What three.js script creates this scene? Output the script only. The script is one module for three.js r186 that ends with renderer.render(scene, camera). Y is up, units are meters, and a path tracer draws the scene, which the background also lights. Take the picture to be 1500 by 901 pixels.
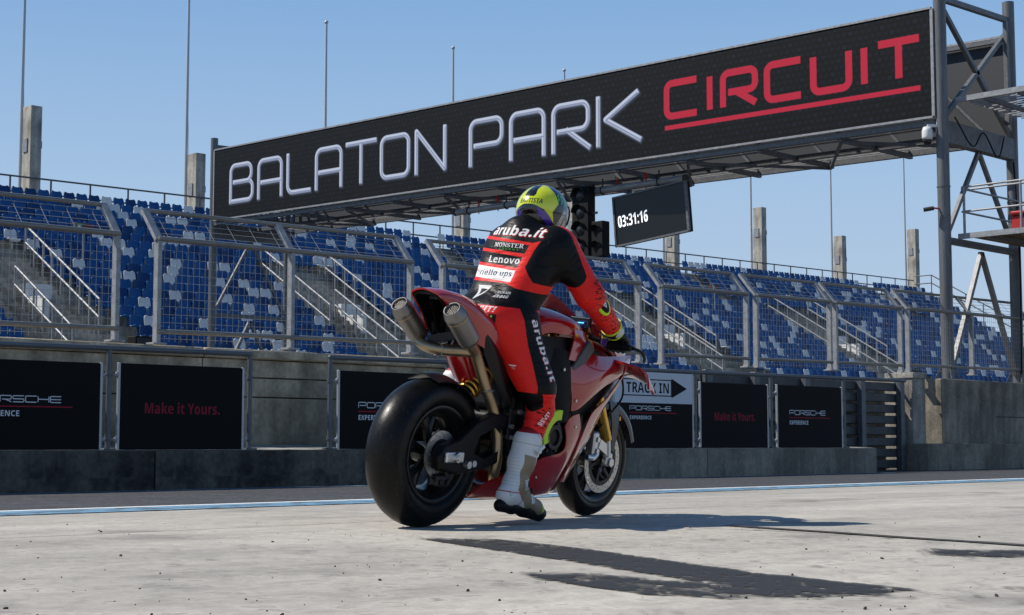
import * as THREE from 'three';
import { mergeGeometries } from 'three/addons/utils/BufferGeometryUtils.js';
import { RoundedBoxGeometry } from 'three/addons/geometries/RoundedBoxGeometry.js';
import { MarchingCubes } from 'three/addons/objects/MarchingCubes.js';

// ------------------------------------------------------------------ camera, sky, sun, exposure
// world axes: x runs along the pit wall, -z points across the track towards the grandstand
const scene = new THREE.Scene();
const camera = new THREE.PerspectiveCamera(22.164, 1500 / 901, 0.1, 3000);
camera.position.set(0, 0.38, 0);
camera.rotation.order = 'YXZ';
camera.rotation.set(Math.atan(200 / 2300), -Math.PI / 4, 0);
const renderer = new THREE.WebGLRenderer();
renderer.toneMapping = THREE.LinearToneMapping;
renderer.toneMappingExposure = 0.95;
renderer.shadowMap.enabled = true;
{
  const W = 256, H = 256, d = new Float32Array(W * H * 4);
  const stops = [[-90, .10, .095, .09], [-1, .2, .21, .22], [0, .58, .69, .80], [4, .50, .64, .81], [9, .41, .59, .83], [15, .275, .475, .775], [20, .18, .38, .71], [28, .115, .255, .52], [45, .065, .155, .34], [90, .042, .105, .25]];
  for (let j = 0; j < H; j++) {
    const el = (j + .5) / H * 180 - 90;
    let k = 0; while (k < stops.length - 2 && el > stops[k + 1][0]) k++;
    const A = stops[k], B = stops[k + 1], t = Math.min(1, Math.max(0, (el - A[0]) / (B[0] - A[0])));
    for (let i = 0; i < W; i++) {
      const o = (j * W + i) * 4;
      for (let c = 0; c < 3; c++) d[o + c] = (A[c + 1] + (B[c + 1] - A[c + 1]) * t) * .97;
      d[o + 3] = 1;
    }
  }
  const sky = new THREE.DataTexture(d, W, H, THREE.RGBAFormat, THREE.FloatType);
  sky.mapping = THREE.EquirectangularReflectionMapping;
  sky.magFilter = sky.minFilter = THREE.LinearFilter; sky.needsUpdate = true;
  scene.background = sky; scene.environment = sky;
}
const sun = new THREE.DirectionalLight(new THREE.Color(1, .95, .87), 5);
sun.position.set(10 - .63 * 66, 72, -20 - .776 * 66);
sun.target.position.set(10, 0, -20);
sun.castShadow = true; sun.shadow.mapSize.set(4096, 4096);
Object.assign(sun.shadow.camera, { left: -75, right: 75, top: 75, bottom: -75, near: 1, far: 260 });
scene.add(sun, sun.target);

// ------------------------------------------------------------------ helpers
const V = (x, y, z) => new THREE.Vector3(x, y, z);
const vv = a => a.isVector3 ? a : V(a[0], a[1], a[2]);
function rng(seed) { let a = seed >>> 0; return () => { a = (a + 0x6D2B79F5) | 0; let t = Math.imul(a ^ a >>> 15, 1 | a); t = t + Math.imul(t ^ t >>> 7, 61 | t) ^ t; return ((t ^ t >>> 14) >>> 0) / 4294967296; }; }
const used = {};
function numbered(n) { const k = used[n] || 0; used[n] = k + 1; return k ? n + '_' + String(k).padStart(3, '0') : n; }
function meta(o, label, category, group, kind) { if (label) o.userData.label = label; if (category) o.userData.category = category; if (group) o.userData.group = group; if (kind) o.userData.kind = kind; return o; }
function part(name, geo, mat, parent, label) {
  const m = new THREE.Mesh(Array.isArray(geo) ? merge(geo) : geo, mat); m.name = name; m.castShadow = m.receiveShadow = true;
  if (label) m.userData.label = label; parent.add(m); return m;
}
function solo(name, geo, mat, label, category, group, kind) { return meta(part(numbered(name), geo, mat, scene), label, category, group, kind); }
function thing(name, label, category, pos = [0, 0, 0], turn = 0, group, kind) {
  const g = new THREE.Group(); g.name = numbered(name); g.position.set(...pos); g.rotation.y = turn; scene.add(g); return meta(g, label, category, group, kind);
}
function merge(list) {
  const L = list.map(g => { const h = g.index ? g.toNonIndexed() : g; for (const k of Object.keys(h.attributes)) if (!['position', 'normal', 'uv'].includes(k)) h.deleteAttribute(k);
    if (!h.attributes.uv) h.setAttribute('uv', new THREE.BufferAttribute(new Float32Array(h.attributes.position.count * 2), 2)); return h; });
  return L.length === 1 ? L[0] : mergeGeometries(L, false);
}
const box = (w, h, d, x = 0, y = 0, z = 0) => boxUV(new THREE.BoxGeometry(w, h, d).translate(x, y, z));
const bb = (x0, x1, y0, y1, z0, z1) => box(Math.abs(x1 - x0), Math.abs(y1 - y0), Math.abs(z1 - z0), (x0 + x1) / 2, (y0 + y1) / 2, (z0 + z1) / 2);
function boxUV(g) { // uv in metres by the dominant axis of each normal
  if (g.index) g = g.toNonIndexed();
  const p = g.attributes.position, n = g.attributes.normal, uv = new Float32Array(p.count * 2);
  for (let i = 0; i < p.count; i++) {
    const ax = Math.abs(n.getX(i)), ay = Math.abs(n.getY(i)), az = Math.abs(n.getZ(i));
    if (ay >= ax && ay >= az) { uv[2 * i] = p.getX(i); uv[2 * i + 1] = p.getZ(i); } else if (ax >= az) { uv[2 * i] = p.getZ(i); uv[2 * i + 1] = p.getY(i); } else { uv[2 * i] = p.getX(i); uv[2 * i + 1] = p.getY(i); }
  }
  g.setAttribute('uv', new THREE.BufferAttribute(uv, 2)); return g;
}
const rbox = (w, h, d, r, x = 0, y = 0, z = 0, s = 2) => boxUV(new RoundedBoxGeometry(w, h, d, s, r).translate(x, y, z));
function rod(a, b, r, seg = 8, r2 = r) { // cylinder from a to b
  a = vv(a); b = vv(b); const d = b.clone().sub(a), L = d.length();
  const g = new THREE.CylinderGeometry(r2, r, L, seg); g.translate(0, L / 2, 0);
  g.applyQuaternion(new THREE.Quaternion().setFromUnitVectors(V(0, 1, 0), d.normalize())); g.translate(a.x, a.y, a.z); return g;
}
function beam(a, b, w, h) { // box section from a to b, h measured upwards
  a = vv(a); b = vv(b); const d = b.clone().sub(a), L = d.length(); d.normalize();
  let up = Math.abs(d.y) > .95 ? V(1, 0, 0) : V(0, 1, 0); const side = d.clone().cross(up).normalize(); up = side.clone().cross(d);
  const g = new THREE.BoxGeometry(w, h, L); g.translate(0, 0, L / 2);
  g.applyMatrix4(new THREE.Matrix4().makeBasis(side.negate(), up, d).setPosition(a)); return boxUV(g);
}
function tube(pts, r, seg = 24, rs = 8, closed = false) { return new THREE.TubeGeometry(new THREE.CatmullRomCurve3(pts.map(vv), closed, 'centripetal'), seg, r, rs, closed); }
function lathe(prof, seg = 48) { return new THREE.LatheGeometry(prof.map(p => new THREE.Vector2(p[0], p[1])), seg); }
function cr(p0, p1, p2, p3, t) { return .5 * (2 * p1 + (p2 - p0) * t + (2 * p0 - 5 * p1 + 4 * p2 - p3) * t * t + (3 * p1 - p0 - 3 * p2 + p3) * t * t * t); }
function crArr(P, t) { // P: array of arrays, t in 0..1
  const n = P.length - 1, x = Math.min(t * n, n - 1e-6), i = Math.floor(x), f = x - i;
  const a = P[Math.max(0, i - 1)], b = P[i], c = P[i + 1], d = P[Math.min(n, i + 2)];
  return b.map((_, k) => cr(a[k], b[k], c[k], d[k], f));
}
function patch(rows, nu, nv, th = 0, closeU = false) { // smooth shell through a grid of control points (rows of points), thickness th against the normal
  const R = rows.map(r => r.map(p => [p[0], p[1], p[2]]));
  const G = [];
  for (let j = 0; j <= nv; j++) { const row = []; const flat = R.map(r => r.flat()); const cp = crArr(flat, j / nv); const pts = []; for (let k = 0; k < cp.length; k += 3) pts.push(cp.slice(k, k + 3)); for (let i = 0; i <= nu; i++) row.push(crArr(pts, i / nu)); G.push(row); }
  const pos = [], uv = [], idx = [], W = nu + 1;
  for (let j = 0; j <= nv; j++) for (let i = 0; i <= nu; i++) { pos.push(...G[j][i]); uv.push(i / nu, j / nv); }
  for (let j = 0; j < nv; j++) for (let i = 0; i < nu; i++) { const a = j * W + i, b = a + 1, c = a + W, d = c + 1; idx.push(a, b, d, a, d, c); }
  let g = new THREE.BufferGeometry(); g.setAttribute('position', new THREE.Float32BufferAttribute(pos, 3)); g.setAttribute('uv', new THREE.Float32BufferAttribute(uv, 2)); g.setIndex(idx); g.computeVertexNormals();
  if (!th) return g;
  const N = g.attributes.normal, n0 = pos.length / 3, p2 = pos.slice(), uv2 = uv.concat(uv), id2 = idx.slice();
  for (let i = 0; i < n0; i++) p2.push(pos[3 * i] - N.getX(i) * th, pos[3 * i + 1] - N.getY(i) * th, pos[3 * i + 2] - N.getZ(i) * th);
  const top = new THREE.BufferGeometry(); top.setAttribute('position', new THREE.Float32BufferAttribute(pos, 3)); top.setAttribute('uv', new THREE.Float32BufferAttribute(uv, 2)); top.setIndex(idx); top.computeVertexNormals();
  const bot = new THREE.BufferGeometry(); bot.setAttribute('position', new THREE.Float32BufferAttribute(p2.slice(n0 * 3), 3)); bot.setAttribute('uv', new THREE.Float32BufferAttribute(uv, 2)); bot.setIndex(idx.map((_, k) => idx[k - k % 3 + (2 - k % 3)])); bot.computeVertexNormals();
  const rim = [], rp = []; for (let i = 0; i <= nu; i++) rim.push(i); for (let j = 1; j <= nv; j++) rim.push(j * W + nu); for (let i = nu - 1; i >= 0; i--) rim.push(nv * W + i); for (let j = nv - 1; j >= 0; j--) rim.push(j * W);
  for (let k = 0; k < rim.length - 1; k++) { const a = rim[k], b = rim[k + 1], q = v => p2.slice(3 * v, 3 * v + 3); rp.push(...q(a), ...q(a + n0), ...q(b + n0), ...q(a), ...q(b + n0), ...q(b)); }
  const rg = new THREE.BufferGeometry(); rg.setAttribute('position', new THREE.Float32BufferAttribute(rp, 3)); rg.computeVertexNormals();
  return merge([top, bot, rg]);
}
function shear(g, k, x0) { const p = g.attributes.position; for (let i = 0; i < p.count; i++) p.setY(i, p.getY(i) + k * (p.getX(i) - x0)); return g; }

// ------------------------------------------------------------------ procedural textures
function noise2(seed, P) { // tileable value noise with period P
  const r = rng(seed), t = new Float32Array(P * P).map(() => r());
  return (x, y) => { const xi = Math.floor(x), yi = Math.floor(y), fx = x - xi, fy = y - yi, s = v => v * v * (3 - 2 * v), m = (a) => ((a % P) + P) % P; const a = t[m(yi) * P + m(xi)], b = t[m(yi) * P + m(xi + 1)], c = t[m(yi + 1) * P + m(xi)], d = t[m(yi + 1) * P + m(xi + 1)], u = s(fx), w = s(fy); return (a + (b - a) * u) * (1 - w) + (c + (d - c) * u) * w; };
}
function fbm(seed, base, oct, sx = 1, sy = 1) { const L = []; for (let o = 0; o < oct; o++) L.push(noise2(seed + o * 17, base << o)); return (u, v) => { let s = 0, a = .5, n = 0; for (let o = 0; o < oct; o++) { s += a * L[o](u * (base << o) * sx, v * (base << o) * sy); n += a; a *= .55; } return s / n; }; }
function tex(size, fn, rep = 1, srgb = true) { // fn(u,v)-> [r,g,b] 0..255
  const d = new Uint8Array(size * size * 4);
  for (let j = 0; j < size; j++) for (let i = 0; i < size; i++) { const c = fn(i / size, j / size), o = (j * size + i) * 4; d[o] = c[0]; d[o + 1] = c[1]; d[o + 2] = c[2]; d[o + 3] = 255; }
  const t = new THREE.DataTexture(d, size, size); t.wrapS = t.wrapT = THREE.RepeatWrapping; t.magFilter = THREE.LinearFilter; t.minFilter = THREE.LinearMipmapLinearFilter; t.generateMipmaps = true; t.anisotropy = 8; if (srgb) t.colorSpace = THREE.SRGBColorSpace; t.repeat.set(rep, rep); t.needsUpdate = true; return t;
}
function cvs(w, h, draw, srgb = true) { const c = document.createElement('canvas'); c.width = w; c.height = h; const x = c.getContext('2d'); draw(x, w, h); const t = new THREE.CanvasTexture(c); if (srgb) t.colorSpace = THREE.SRGBColorSpace; t.anisotropy = 8; return t; }
const cl = v => Math.max(0, Math.min(255, v));
const M = {};
const std = (name, o) => (M[name] = new THREE.MeshStandardMaterial(o));
const phy = (name, o) => (M[name] = new THREE.MeshPhysicalMaterial(o));
const lin = (r, g, b) => new THREE.Color().setRGB(r, g, b);
{
  const a = fbm(3, 4, 6), b = fbm(8, 8, 5), c = fbm(21, 64, 3), st = fbm(31, 4, 5, 1, 6), lo = fbm(77, 3, 4);
  M.slabMap = tex(1024, (u, v) => { const n = a(u, v), f = c(u, v), s = st(u, v), k = b(u, v); let g = 179 + (n - .5) * 34 + (f - .5) * 38 + (s - .5) * 30; if (k > .62) g -= (k - .62) * 150; const ln = Math.abs(st(u * 1, v * 2) - .5); if (ln < .012) g -= 22 * (1 - ln / .012); if (f > .72) g -= 24; return [cl(g), cl(g * .962), cl(g * .90)]; }, .2);
  M.slabBump = tex(512, (u, v) => { const g = cl(128 + (c(u, v) - .5) * 190 + (b(u, v) - .5) * 60); return [g, g, g]; }, .6, false);
  M.concMap = tex(1024, (u, v) => { const n = a(u, v), s = fbmS(u, v), f = c(u, v), l = lo(u, v); let g = 162 + (n - .5) * 100 + (f - .5) * 40 + (s - .5) * 80 + (l - .5) * 60; return [cl(g), cl(g * .965), cl(g * .9)]; }, .33);
  function fbmS(u, v) { return st(v, u); }
  const dr = fbm(41, 16, 5, 1, .25), bl = fbm(47, 8, 6); M.wallMap = tex(1024, (u, v) => { const n = a(u, v), f = c(u, v), d1 = dr(u, v), b1 = bl(u, v), l = lo(u, v); let g = 96 + (n - .5) * 60 + (f - .5) * 40; g -= Math.max(0, d1 - .5) * 90; g -= Math.max(0, b1 - .5) * 170; g += (.5 - l) * 60; g = Math.max(26, g); return [cl(g), cl(g * .955), cl(g * .875)]; }, .33);
  M.asphMap = tex(512, (u, v) => { const f = c(u, v), n = a(u, v); const g = 62 + (f - .5) * 80 + (n - .5) * 26; return [cl(g), cl(g), cl(g * 1.03)]; }, .5);
  M.galvMap = tex(512, (u, v) => { const g = 165 + (b(u, v) - .5) * 60 + (c(u, v) - .5) * 40; return [cl(g), cl(g), cl(g * 1.01)]; }, 1.5);
}
std('slab', { map: M.slabMap, bumpMap: M.slabBump, bumpScale: .004, roughness: .82, color: lin(1, 1, 1) });
M.slabs = [1, .93, 1.04, .97].map(k => { const m = M.slab.clone(); m.color = lin(k, k, k * .99); return m; });
std('joint', { color: lin(.045, .043, .04), roughness: .95 });
std('asphalt', { map: M.asphMap, roughness: .9, bumpMap: M.slabBump, bumpScale: .006, color: lin(1, 1, 1) });
std('concrete', { map: M.concMap, roughness: .9, bumpMap: M.slabBump, bumpScale: .004, color: lin(.92, .92, .92) });
M.concretes = [[.8, .77, .73], [.86, .83, .78], [.76, .73, .69]].map(k => { const m = M.concrete.clone(); m.map = M.wallMap; m.color = lin(...k); return m; });
std('weathered', { map: M.concMap, roughness: .9, bumpMap: M.slabBump, bumpScale: .004, color: lin(.62, .585, .53) });
std('concDark', { map: M.concMap, roughness: .92, bumpMap: M.slabBump, bumpScale: .005, color: lin(.8, .76, .7) });
std('concTan', { map: M.concMap, roughness: .9, bumpMap: M.slabBump, bumpScale: .004, color: lin(1.3, 1.13, .9) });
std('white', { color: lin(.74, .74, .72), roughness: .7 });
std('blueLine', { map: tex(512, (u, v) => { const q = fbm1(u, v); return q > .57 ? [70, 72, 76] : [104, 146, 172]; }, .7), roughness: .8 });
function fbm1(u, v) { fbm1.f = fbm1.f || fbm(55, 8, 6, 1, 2); return fbm1.f(u, v) + .03; }
std('galv', { map: M.galvMap, metalness: .25, roughness: .5, color: lin(.78, .79, .8) });
std('galvDark', { map: M.galvMap, metalness: .3, roughness: .5, color: lin(.30, .32, .34) });
std('steel', { map: M.galvMap, metalness: .3, roughness: .5, color: lin(.36, .37, .385) });
std('wire', { metalness: .5, roughness: .5, color: lin(.34, .35, .36) });
std('darkSteel', { metalness: .3, roughness: .55, color: lin(.035, .037, .04) });
phy('black', { color: lin(.006, .006, .007), roughness: .65, specularIntensity: .4 });
std('blackGloss', { color: lin(.008, .008, .009), roughness: .25 });
std('pillarConc', { map: M.concMap, roughness: .9, color: lin(.95, .95, .96) });
std('tread', { map: M.concMap, roughness: .9, color: lin(.95, .93, .9) });

// ------------------------------------------------------------------ lettering in strokes (wide square capitals)
const GL = {
  A: [1, [[0, 0], [0, 1], [1, 1], [1, 0]], [[.14, .4], [1, .4]]], B: [1, [[0, 0], [0, 1], [.94, 1], [.94, .53], [.16, .53]], [[.86, .53], [1, .53], [1, 0], [0, 0]]], C: [1, [[1, 1], [0, 1], [0, 0], [1, 0]]], E: [1, [[1, 1], [0, 1], [0, 0], [1, 0]], [[0, .5], [1, .5]]], H: [1, [[0, 0], [0, 1]], [[1, 0], [1, 1]], [[0, .5], [1, .5]]], I: [0, [[0, 0], [0, 1]]], K: [1, [[0, 0], [0, 1]], [[1.05, 1], [.2, .52], [1.12, 0]]], L: [.92, [[0, 1], [0, 0], [1, 0]]], N: [1, [[0, 0], [0, 1.02], [.02, 1], [.98, .02], [1, 0], [1, 1]]], O: [1, [[.5, 1], [1, 1], [1, 0], [0, 0], [0, 1], [.5, 1]]], P: [1, [[0, 0], [0, 1], [1, 1], [1, .42], [.16, .42]]], R: [1, [[0, 0], [0, 1], [1, 1], [1, .42], [.16, .42]], [[.42, .42], [1.02, 0]]], S: [1, [[1, 1], [0, 1], [0, .5], [1, .5], [1, 0], [0, 0]]], T: [1, [[-.04, 1], [1.04, 1]], [[.5, 1], [.5, 0]]], U: [1, [[0, 1], [0, 0], [1, 0], [1, 1]]] };
function strokeWord(x, word, x0, x1, yTop, yBot, gap, wI = 0) { // fits the word between x0 and x1
  let units = 0; for (const ch of word) units += (GL[ch][0] || wI); const lw = ((x1 - x0) - gap * (word.length - 1)) / units; let cx = x0; const h = yBot - yTop;
  for (const ch of word) { const [w, ...paths] = GL[ch], ww = (w || wI) * lw; for (const p of paths) { x.beginPath(); const q = p.map(([a, b]) => [cx + (w ? a * ww : ww / 2), yBot - b * h]); x.moveTo(...q[0]); const r = Math.min(h * .2, ww * .25); for (let i = 1; i < q.length - 1; i++) x.arcTo(...q[i], ...q[i + 1], 'NK'.includes(ch) ? .5 : r); x.lineTo(...q[q.length - 1]); x.stroke(); } cx += ww + gap; }
}
function fitText(x, s, cx, cy, w, h, font, fill, weight = 'bold', skew = 0) { // text scaled to a w x h box round (cx, cy)
  x.save(); x.translate(cx, cy); x.font = `${weight} 100px ${font}`; const m = x.measureText(s).width; x.transform(1, 0, skew, 1, 0, 0); x.scale(w / m, h / 73); x.fillStyle = fill; x.textAlign = 'center'; x.textBaseline = 'alphabetic'; x.fillText(s, 0, 36.5); x.restore();
}
std('lens', { color: lin(.03, .032, .035), roughness: .3 }); std('visor', { color: lin(.012, .012, .013), roughness: .6, side: THREE.DoubleSide }); std('camWhite', { color: lin(.7, .7, .69), roughness: .4 }); std('redCase', { color: lin(.42, .012, .012), roughness: .45 });
std('edge', { color: lin(.42, .43, .45), metalness: .5, roughness: .45 });
std('gateSteel', { map: M.galvMap, metalness: .4, roughness: .6, color: lin(.2, .205, .21) });
std('galvRail', { map: M.galvMap, metalness: .5, roughness: .55, color: lin(.62, .60, .54) });
std('deckWood', { map: M.concMap, roughness: .85, color: lin(.5, .36, .24) });
std('bannerBack', { color: lin(.035, .038, .045), roughness: .6 });
std('redStrap', { color: lin(.5, .03, .025), roughness: .8 });
// ------------------------------------------------------------------ ground: level by the garages, falling 1.6 % to the pit wall
const gy = z => z > -6.5 ? 0 : Math.max(-.15, (z + 6.5) * .0161);
function sheet(x0, x1, zs, dy, nx = 1) {
  const pos = [], uv = [], idx = []; const W = nx + 1;
  zs.forEach(z => { for (let i = 0; i <= nx; i++) { const x = x0 + (x1 - x0) * i / nx; pos.push(x, gy(z) + dy, z); uv.push(x, z); } });
  for (let j = 0; j < zs.length - 1; j++) for (let i = 0; i < nx; i++) { const a = j * W + i; idx.push(a, a + 1, a + W, a + 1, a + W + 1, a + W); }
  const g = new THREE.BufferGeometry(); g.setAttribute('position', new THREE.Float32BufferAttribute(pos, 3)); g.setAttribute('uv', new THREE.Float32BufferAttribute(uv, 2)); g.setIndex(idx); g.computeVertexNormals();
  if (g.attributes.normal.getY(0) < 0) { g.setIndex(idx.map((_, k) => idx[k - k % 3 + (2 - k % 3)])); g.computeVertexNormals(); } return g;
}
{
  const far = bb(-600, 900, -.6, -.21, -900, 500); solo('ground', far, M.asphalt, 'flat grey asphalt ground reaching the horizon', 'ground', null, 'structure');
  solo('pit_lane', sheet(-60, 140, [-8.45, -10, -12, -14, -15.9, -24, -40], 0), M.asphalt, 'dark grey asphalt of the pit lane along the wall', 'pit lane', null, 'structure');
  const ap = thing('pit_apron', 'pale grey concrete slab apron under the motorcycle', 'apron', [0, 0, 0], 0, null, 'structure');
  part('joint_bed', sheet(-60, 140, [14, -6.5, -8.45], -.012), M.joint, ap);
  const xs = [-30, -22, -14, -9.3, -4.3, .7, 5.7, 10.7, 15.7, 20.7, 26, 34, 42, 60, 90, 140], zs = [12, 7, 2, -1.4, -5.98, -8.44]; const r = rng(5);
  for (let i = 0; i < xs.length - 1; i++) for (let j = 0; j < zs.length - 1; j++) {
    const g = [], a = .006, z0 = zs[j] - a, z1 = zs[j + 1] + a, mid = z0 > -6.5 && z1 < -6.5 ? [z0, -6.5, z1] : [z0, z1];
    const sl = sheet(xs[i] + a, xs[i + 1] - a, mid, 0); const u = sl.attributes.uv, ox = r() * 5, oy = r() * 5; for (let k = 0; k < u.count; k++) u.setXY(k, u.getX(k) + ox, u.getY(k) + oy);
    part('slab', sl, M.slabs[(r() * 4) | 0], ap);
  }
  solo('blue_line', sheet(-40, 120, [-8.47, -8.95, -9.24], .004), M.blueLine, 'worn light blue painted band between apron and pit lane', 'road marking', null, 'structure');
  solo('white_line', sheet(-40, 120, [-9.25, -9.44], .004), M.white, 'thin white painted line along the blue band', 'road marking', null, 'structure');
  solo('blue_line', sheet(-40, 25.2, [-15.3, -15.5], .004), new THREE.MeshStandardMaterial({ color: lin(.15, .34, .5), roughness: .8 }), 'thin blue painted line at the foot of the pit wall', 'road marking', null, 'structure');
  // rubber left on the slabs
  const S = 1024, X0 = 2.6, X1 = 6.0, Z0 = -5.0, Z1 = -1.6, q = ([x, z]) => [(x - X0) / (X1 - X0) * S, (z - Z0) / (Z1 - Z0) * S];
  const f1 = fbm(91, 8, 6), f2 = fbm(12, 64, 3), fl = fbm(19, 128, 2);
  const base = document.createElement('canvas'); base.width = base.height = S; const bx = base.getContext('2d'); bx.fillStyle = '#000'; bx.fillRect(0, 0, S, S); bx.fillStyle = '#fff';
  const poly = p => { bx.beginPath(); p.forEach((c, i) => i ? bx.lineTo(...q(c)) : bx.moveTo(...q(c))); bx.closePath(); bx.fill(); };
  poly([[4.22, -4.75], [4.43, -4.55], [4.28, -4.0], [4.13, -3.58], [3.81, -2.81], [3.67, -2.18], [3.38, -2.22], [3.13, -2.37], [3.06, -2.54], [3.16, -2.98], [3.31, -3.28], [3.43, -3.2], [3.42, -2.64], [3.76, -3.5], [4.02, -4.19]]);
  poly([[5.12, -2.99], [5.3, -2.62], [5.4, -2.4], [5.0, -2.45], [4.84, -2.78]]); poly([[3.9, -2.1], [4.1, -1.7], [4.02, -1.7], [3.86, -2.06]]);
  const im = bx.getImageData(0, 0, S, S).data, d = new Uint8Array(S * S * 4);
  const at = (i, j) => im[4 * (Math.max(0, Math.min(S - 1, j)) * S + Math.max(0, Math.min(S - 1, i)))] / 255;
  for (let j = 0; j < S; j++) for (let i = 0; i < S; i++) {
    let s = 0; for (const [dx, dy] of [[0, 0], [-4, 14], [4, -14], [-9, 28], [9, -28], [5, 3], [-5, -3]]) s += at(i + dx, j + dy); s /= 7;
    const u = i / S, w = j / S, ang = u * .93 + w * .36, al = -u * .36 + w * .93, st = f1(ang * 3.1, al * .35), fi = f2(u, w); const fleck = fl(u, w); let v = s * 1.5 - (1 - s) * .3 - Math.max(0, st - .44) * 2.6 - (fi - .5) * 2.0 - (fleck > .63 ? (fleck - .63) * 7 : 0);
    const o = 4 * (j * S + i), k = cl(Math.min(v, 1) * 238); d[o] = d[o + 1] = d[o + 2] = k; d[o + 3] = 255;
  }
  const am = new THREE.DataTexture(d, S, S); am.magFilter = THREE.LinearFilter; am.minFilter = THREE.LinearFilter; am.needsUpdate = true;
  const g = new THREE.PlaneGeometry(X1 - X0, Z1 - Z0); g.rotateX(-Math.PI / 2); g.translate((X0 + X1) / 2, .004, (Z0 + Z1) / 2);
  const u = g.attributes.uv; for (let k = 0; k < u.count; k++) { const px = g.attributes.position.getX(k), pz = g.attributes.position.getZ(k); u.setXY(k, (px - X0) / (X1 - X0), (pz - Z0) / (Z1 - Z0)); }
  solo('tyre_marks', g, new THREE.MeshStandardMaterial({ color: lin(.02, .02, .021), roughness: .75, alphaMap: am, transparent: true }), 'black forked tyre rubber smeared across the pale slabs', 'tyre marks', null, 'structure');
  // crack sealed with tar
  { const P = [[5.92, -4.5], [5.84, -4.15], [5.77, -3.8], [5.66, -3.4], [5.61, -3.1], [5.53, -2.75], [5.42, -2.3]], pos = [], idx = [], r2 = rng(15); P.forEach(([x, z], i) => { const a = .03 + r2() * .02; pos.push(x - a, .004, z, x + a, .004, z); if (i) { const k = 2 * i; idx.push(k - 2, k - 1, k, k - 1, k + 1, k); } }); const tg = new THREE.BufferGeometry(); tg.setAttribute('position', new THREE.Float32BufferAttribute(pos, 3)); tg.setIndex(idx); tg.computeVertexNormals(); solo('tar_seam', tg, M.joint, 'black tar sealed crack running across the apron slabs', 'tar seam', null, 'structure'); }
  // grit
  const pr = rng(44), geo = [new THREE.IcosahedronGeometry(1, 0), new THREE.DodecahedronGeometry(1, 0)];
  const N = 190, inst = new THREE.InstancedMesh(geo[0], new THREE.MeshStandardMaterial({ color: lin(.06, .05, .04), roughness: .95 }), N), m4 = new THREE.Matrix4();
  for (let i = 0; i < N; i++) { const dd = 3.3 + Math.pow(pr(), 1.6) * 4.5, la = (pr() - .5) * dd * .72, s = .0018 + Math.pow(pr(), 4) * .0042, x = .7071 * (la + dd), z = .7071 * (la - dd); m4.compose(V(x, gy(z) + s * .45, z), new THREE.Quaternion().setFromEuler(new THREE.Euler(pr() * 6, pr() * 6, 0)), V(s, s * .7, s * (1 + pr()))); inst.setMatrixAt(i, m4); }
  inst.name = 'grit'; inst.castShadow = inst.receiveShadow = true; meta(inst, 'small dark crumbs of grit scattered on the concrete apron', 'grit', null, 'stuff'); scene.add(inst);
}
// ------------------------------------------------------------------ pit wall, boards, handrails
{
  const w = thing('pit_wall', 'low stained concrete platform wall along the far side of the pit lane', 'wall', [0, 0, 0]);
  part('platform', (() => { const g = bb(-6, 25.3, .25, .312, -17.2, -15.83), q = g.attributes.position; for (let k = 0; k < q.count; k++) if (q.getY(k) > .3 && q.getZ(k) < -16.5) q.setY(k, .37); g.computeVertexNormals(); return g; })(), M.concrete, w);
  const xs = [-6, 1.5, 9.97, 15.2, 20.28, 24.0, 25.32];
  for (let i = 0; i < xs.length - 1; i++) { const g = rbox(xs[i + 1] - xs[i] - .012, .5, 1.42, .014, (xs[i] + xs[i + 1]) / 2, .06, -16.51); const u = g.attributes.uv; for (let k = 0; k < u.count; k++) u.setX(k, u.getX(k) + i * 1.37); part('wall_block', g, i < 3 ? M.concretes[i % 2 ? 2 : 0] : M.weathered, w); }
}
const printMat = (t, rough = .7) => new THREE.MeshPhysicalMaterial({ map: t, roughness: rough, specularIntensity: .4 });
const blackCloth = '#070708';
function porsche(x, x0, x1, y, h, w) { // wordmark, red rule, second line; h = cap height
  x.strokeStyle = '#d6d8dc'; x.lineWidth = h * .17; x.lineCap = 'butt'; x.lineJoin = 'round'; strokeWord(x, 'PORSCHE', x0 + h * .1, x1 - h * .1, y, y + h, h * .28);
  x.fillStyle = '#a01f33'; x.fillRect(x0, y + h * 1.62, (x1 - x0) * 1.13, h * .2);
  fitText(x, 'EXPERIENCE', x0 + (x1 - x0) * .26, y + h * 2.85, (x1 - x0) * .52, h * .95, 'sans-serif', '#d6d8dc', 'bold');
}
const boardTex = {
  porsche: cvs(768, 416, (x, w, h) => { x.fillStyle = blackCloth; x.fillRect(0, 0, w, h); porsche(x, w * .17, w * .74, h * .40, h * .068, w); }),
  yours: cvs(768, 416, (x, w, h) => { x.fillStyle = blackCloth; x.fillRect(0, 0, w, h); fitText(x, 'Make it Yours.', w * .5, h * .515, w * .63, h * .13, 'sans-serif', '#8d1c2e', '600'); }),
  track: cvs(768, 512, (x, w, h) => { const s = h * .41; x.fillStyle = blackCloth; x.fillRect(0, 0, w, h); x.fillStyle = '#c9ccd0'; x.fillRect(0, 0, w, s); x.strokeStyle = '#111'; x.lineWidth = 7; x.strokeRect(w * .1, h * .10, w * .62, h * .21); fitText(x, 'TRACK IN', w * .42, h * .205, w * .56, h * .135, 'sans-serif', '#0c0c0c', 'bold'); x.fillStyle = '#0c0c0c'; x.beginPath(); x.moveTo(w * .725, h * .075); x.lineTo(w * .93, h * .205); x.lineTo(w * .725, h * .335); x.fill(); x.save(); porsche(x, w * .18, w * .72, h * .45, h * .052, w); x.restore(); }) };
for (const k in boardTex) boardTex[k].anisotropy = 16;
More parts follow.
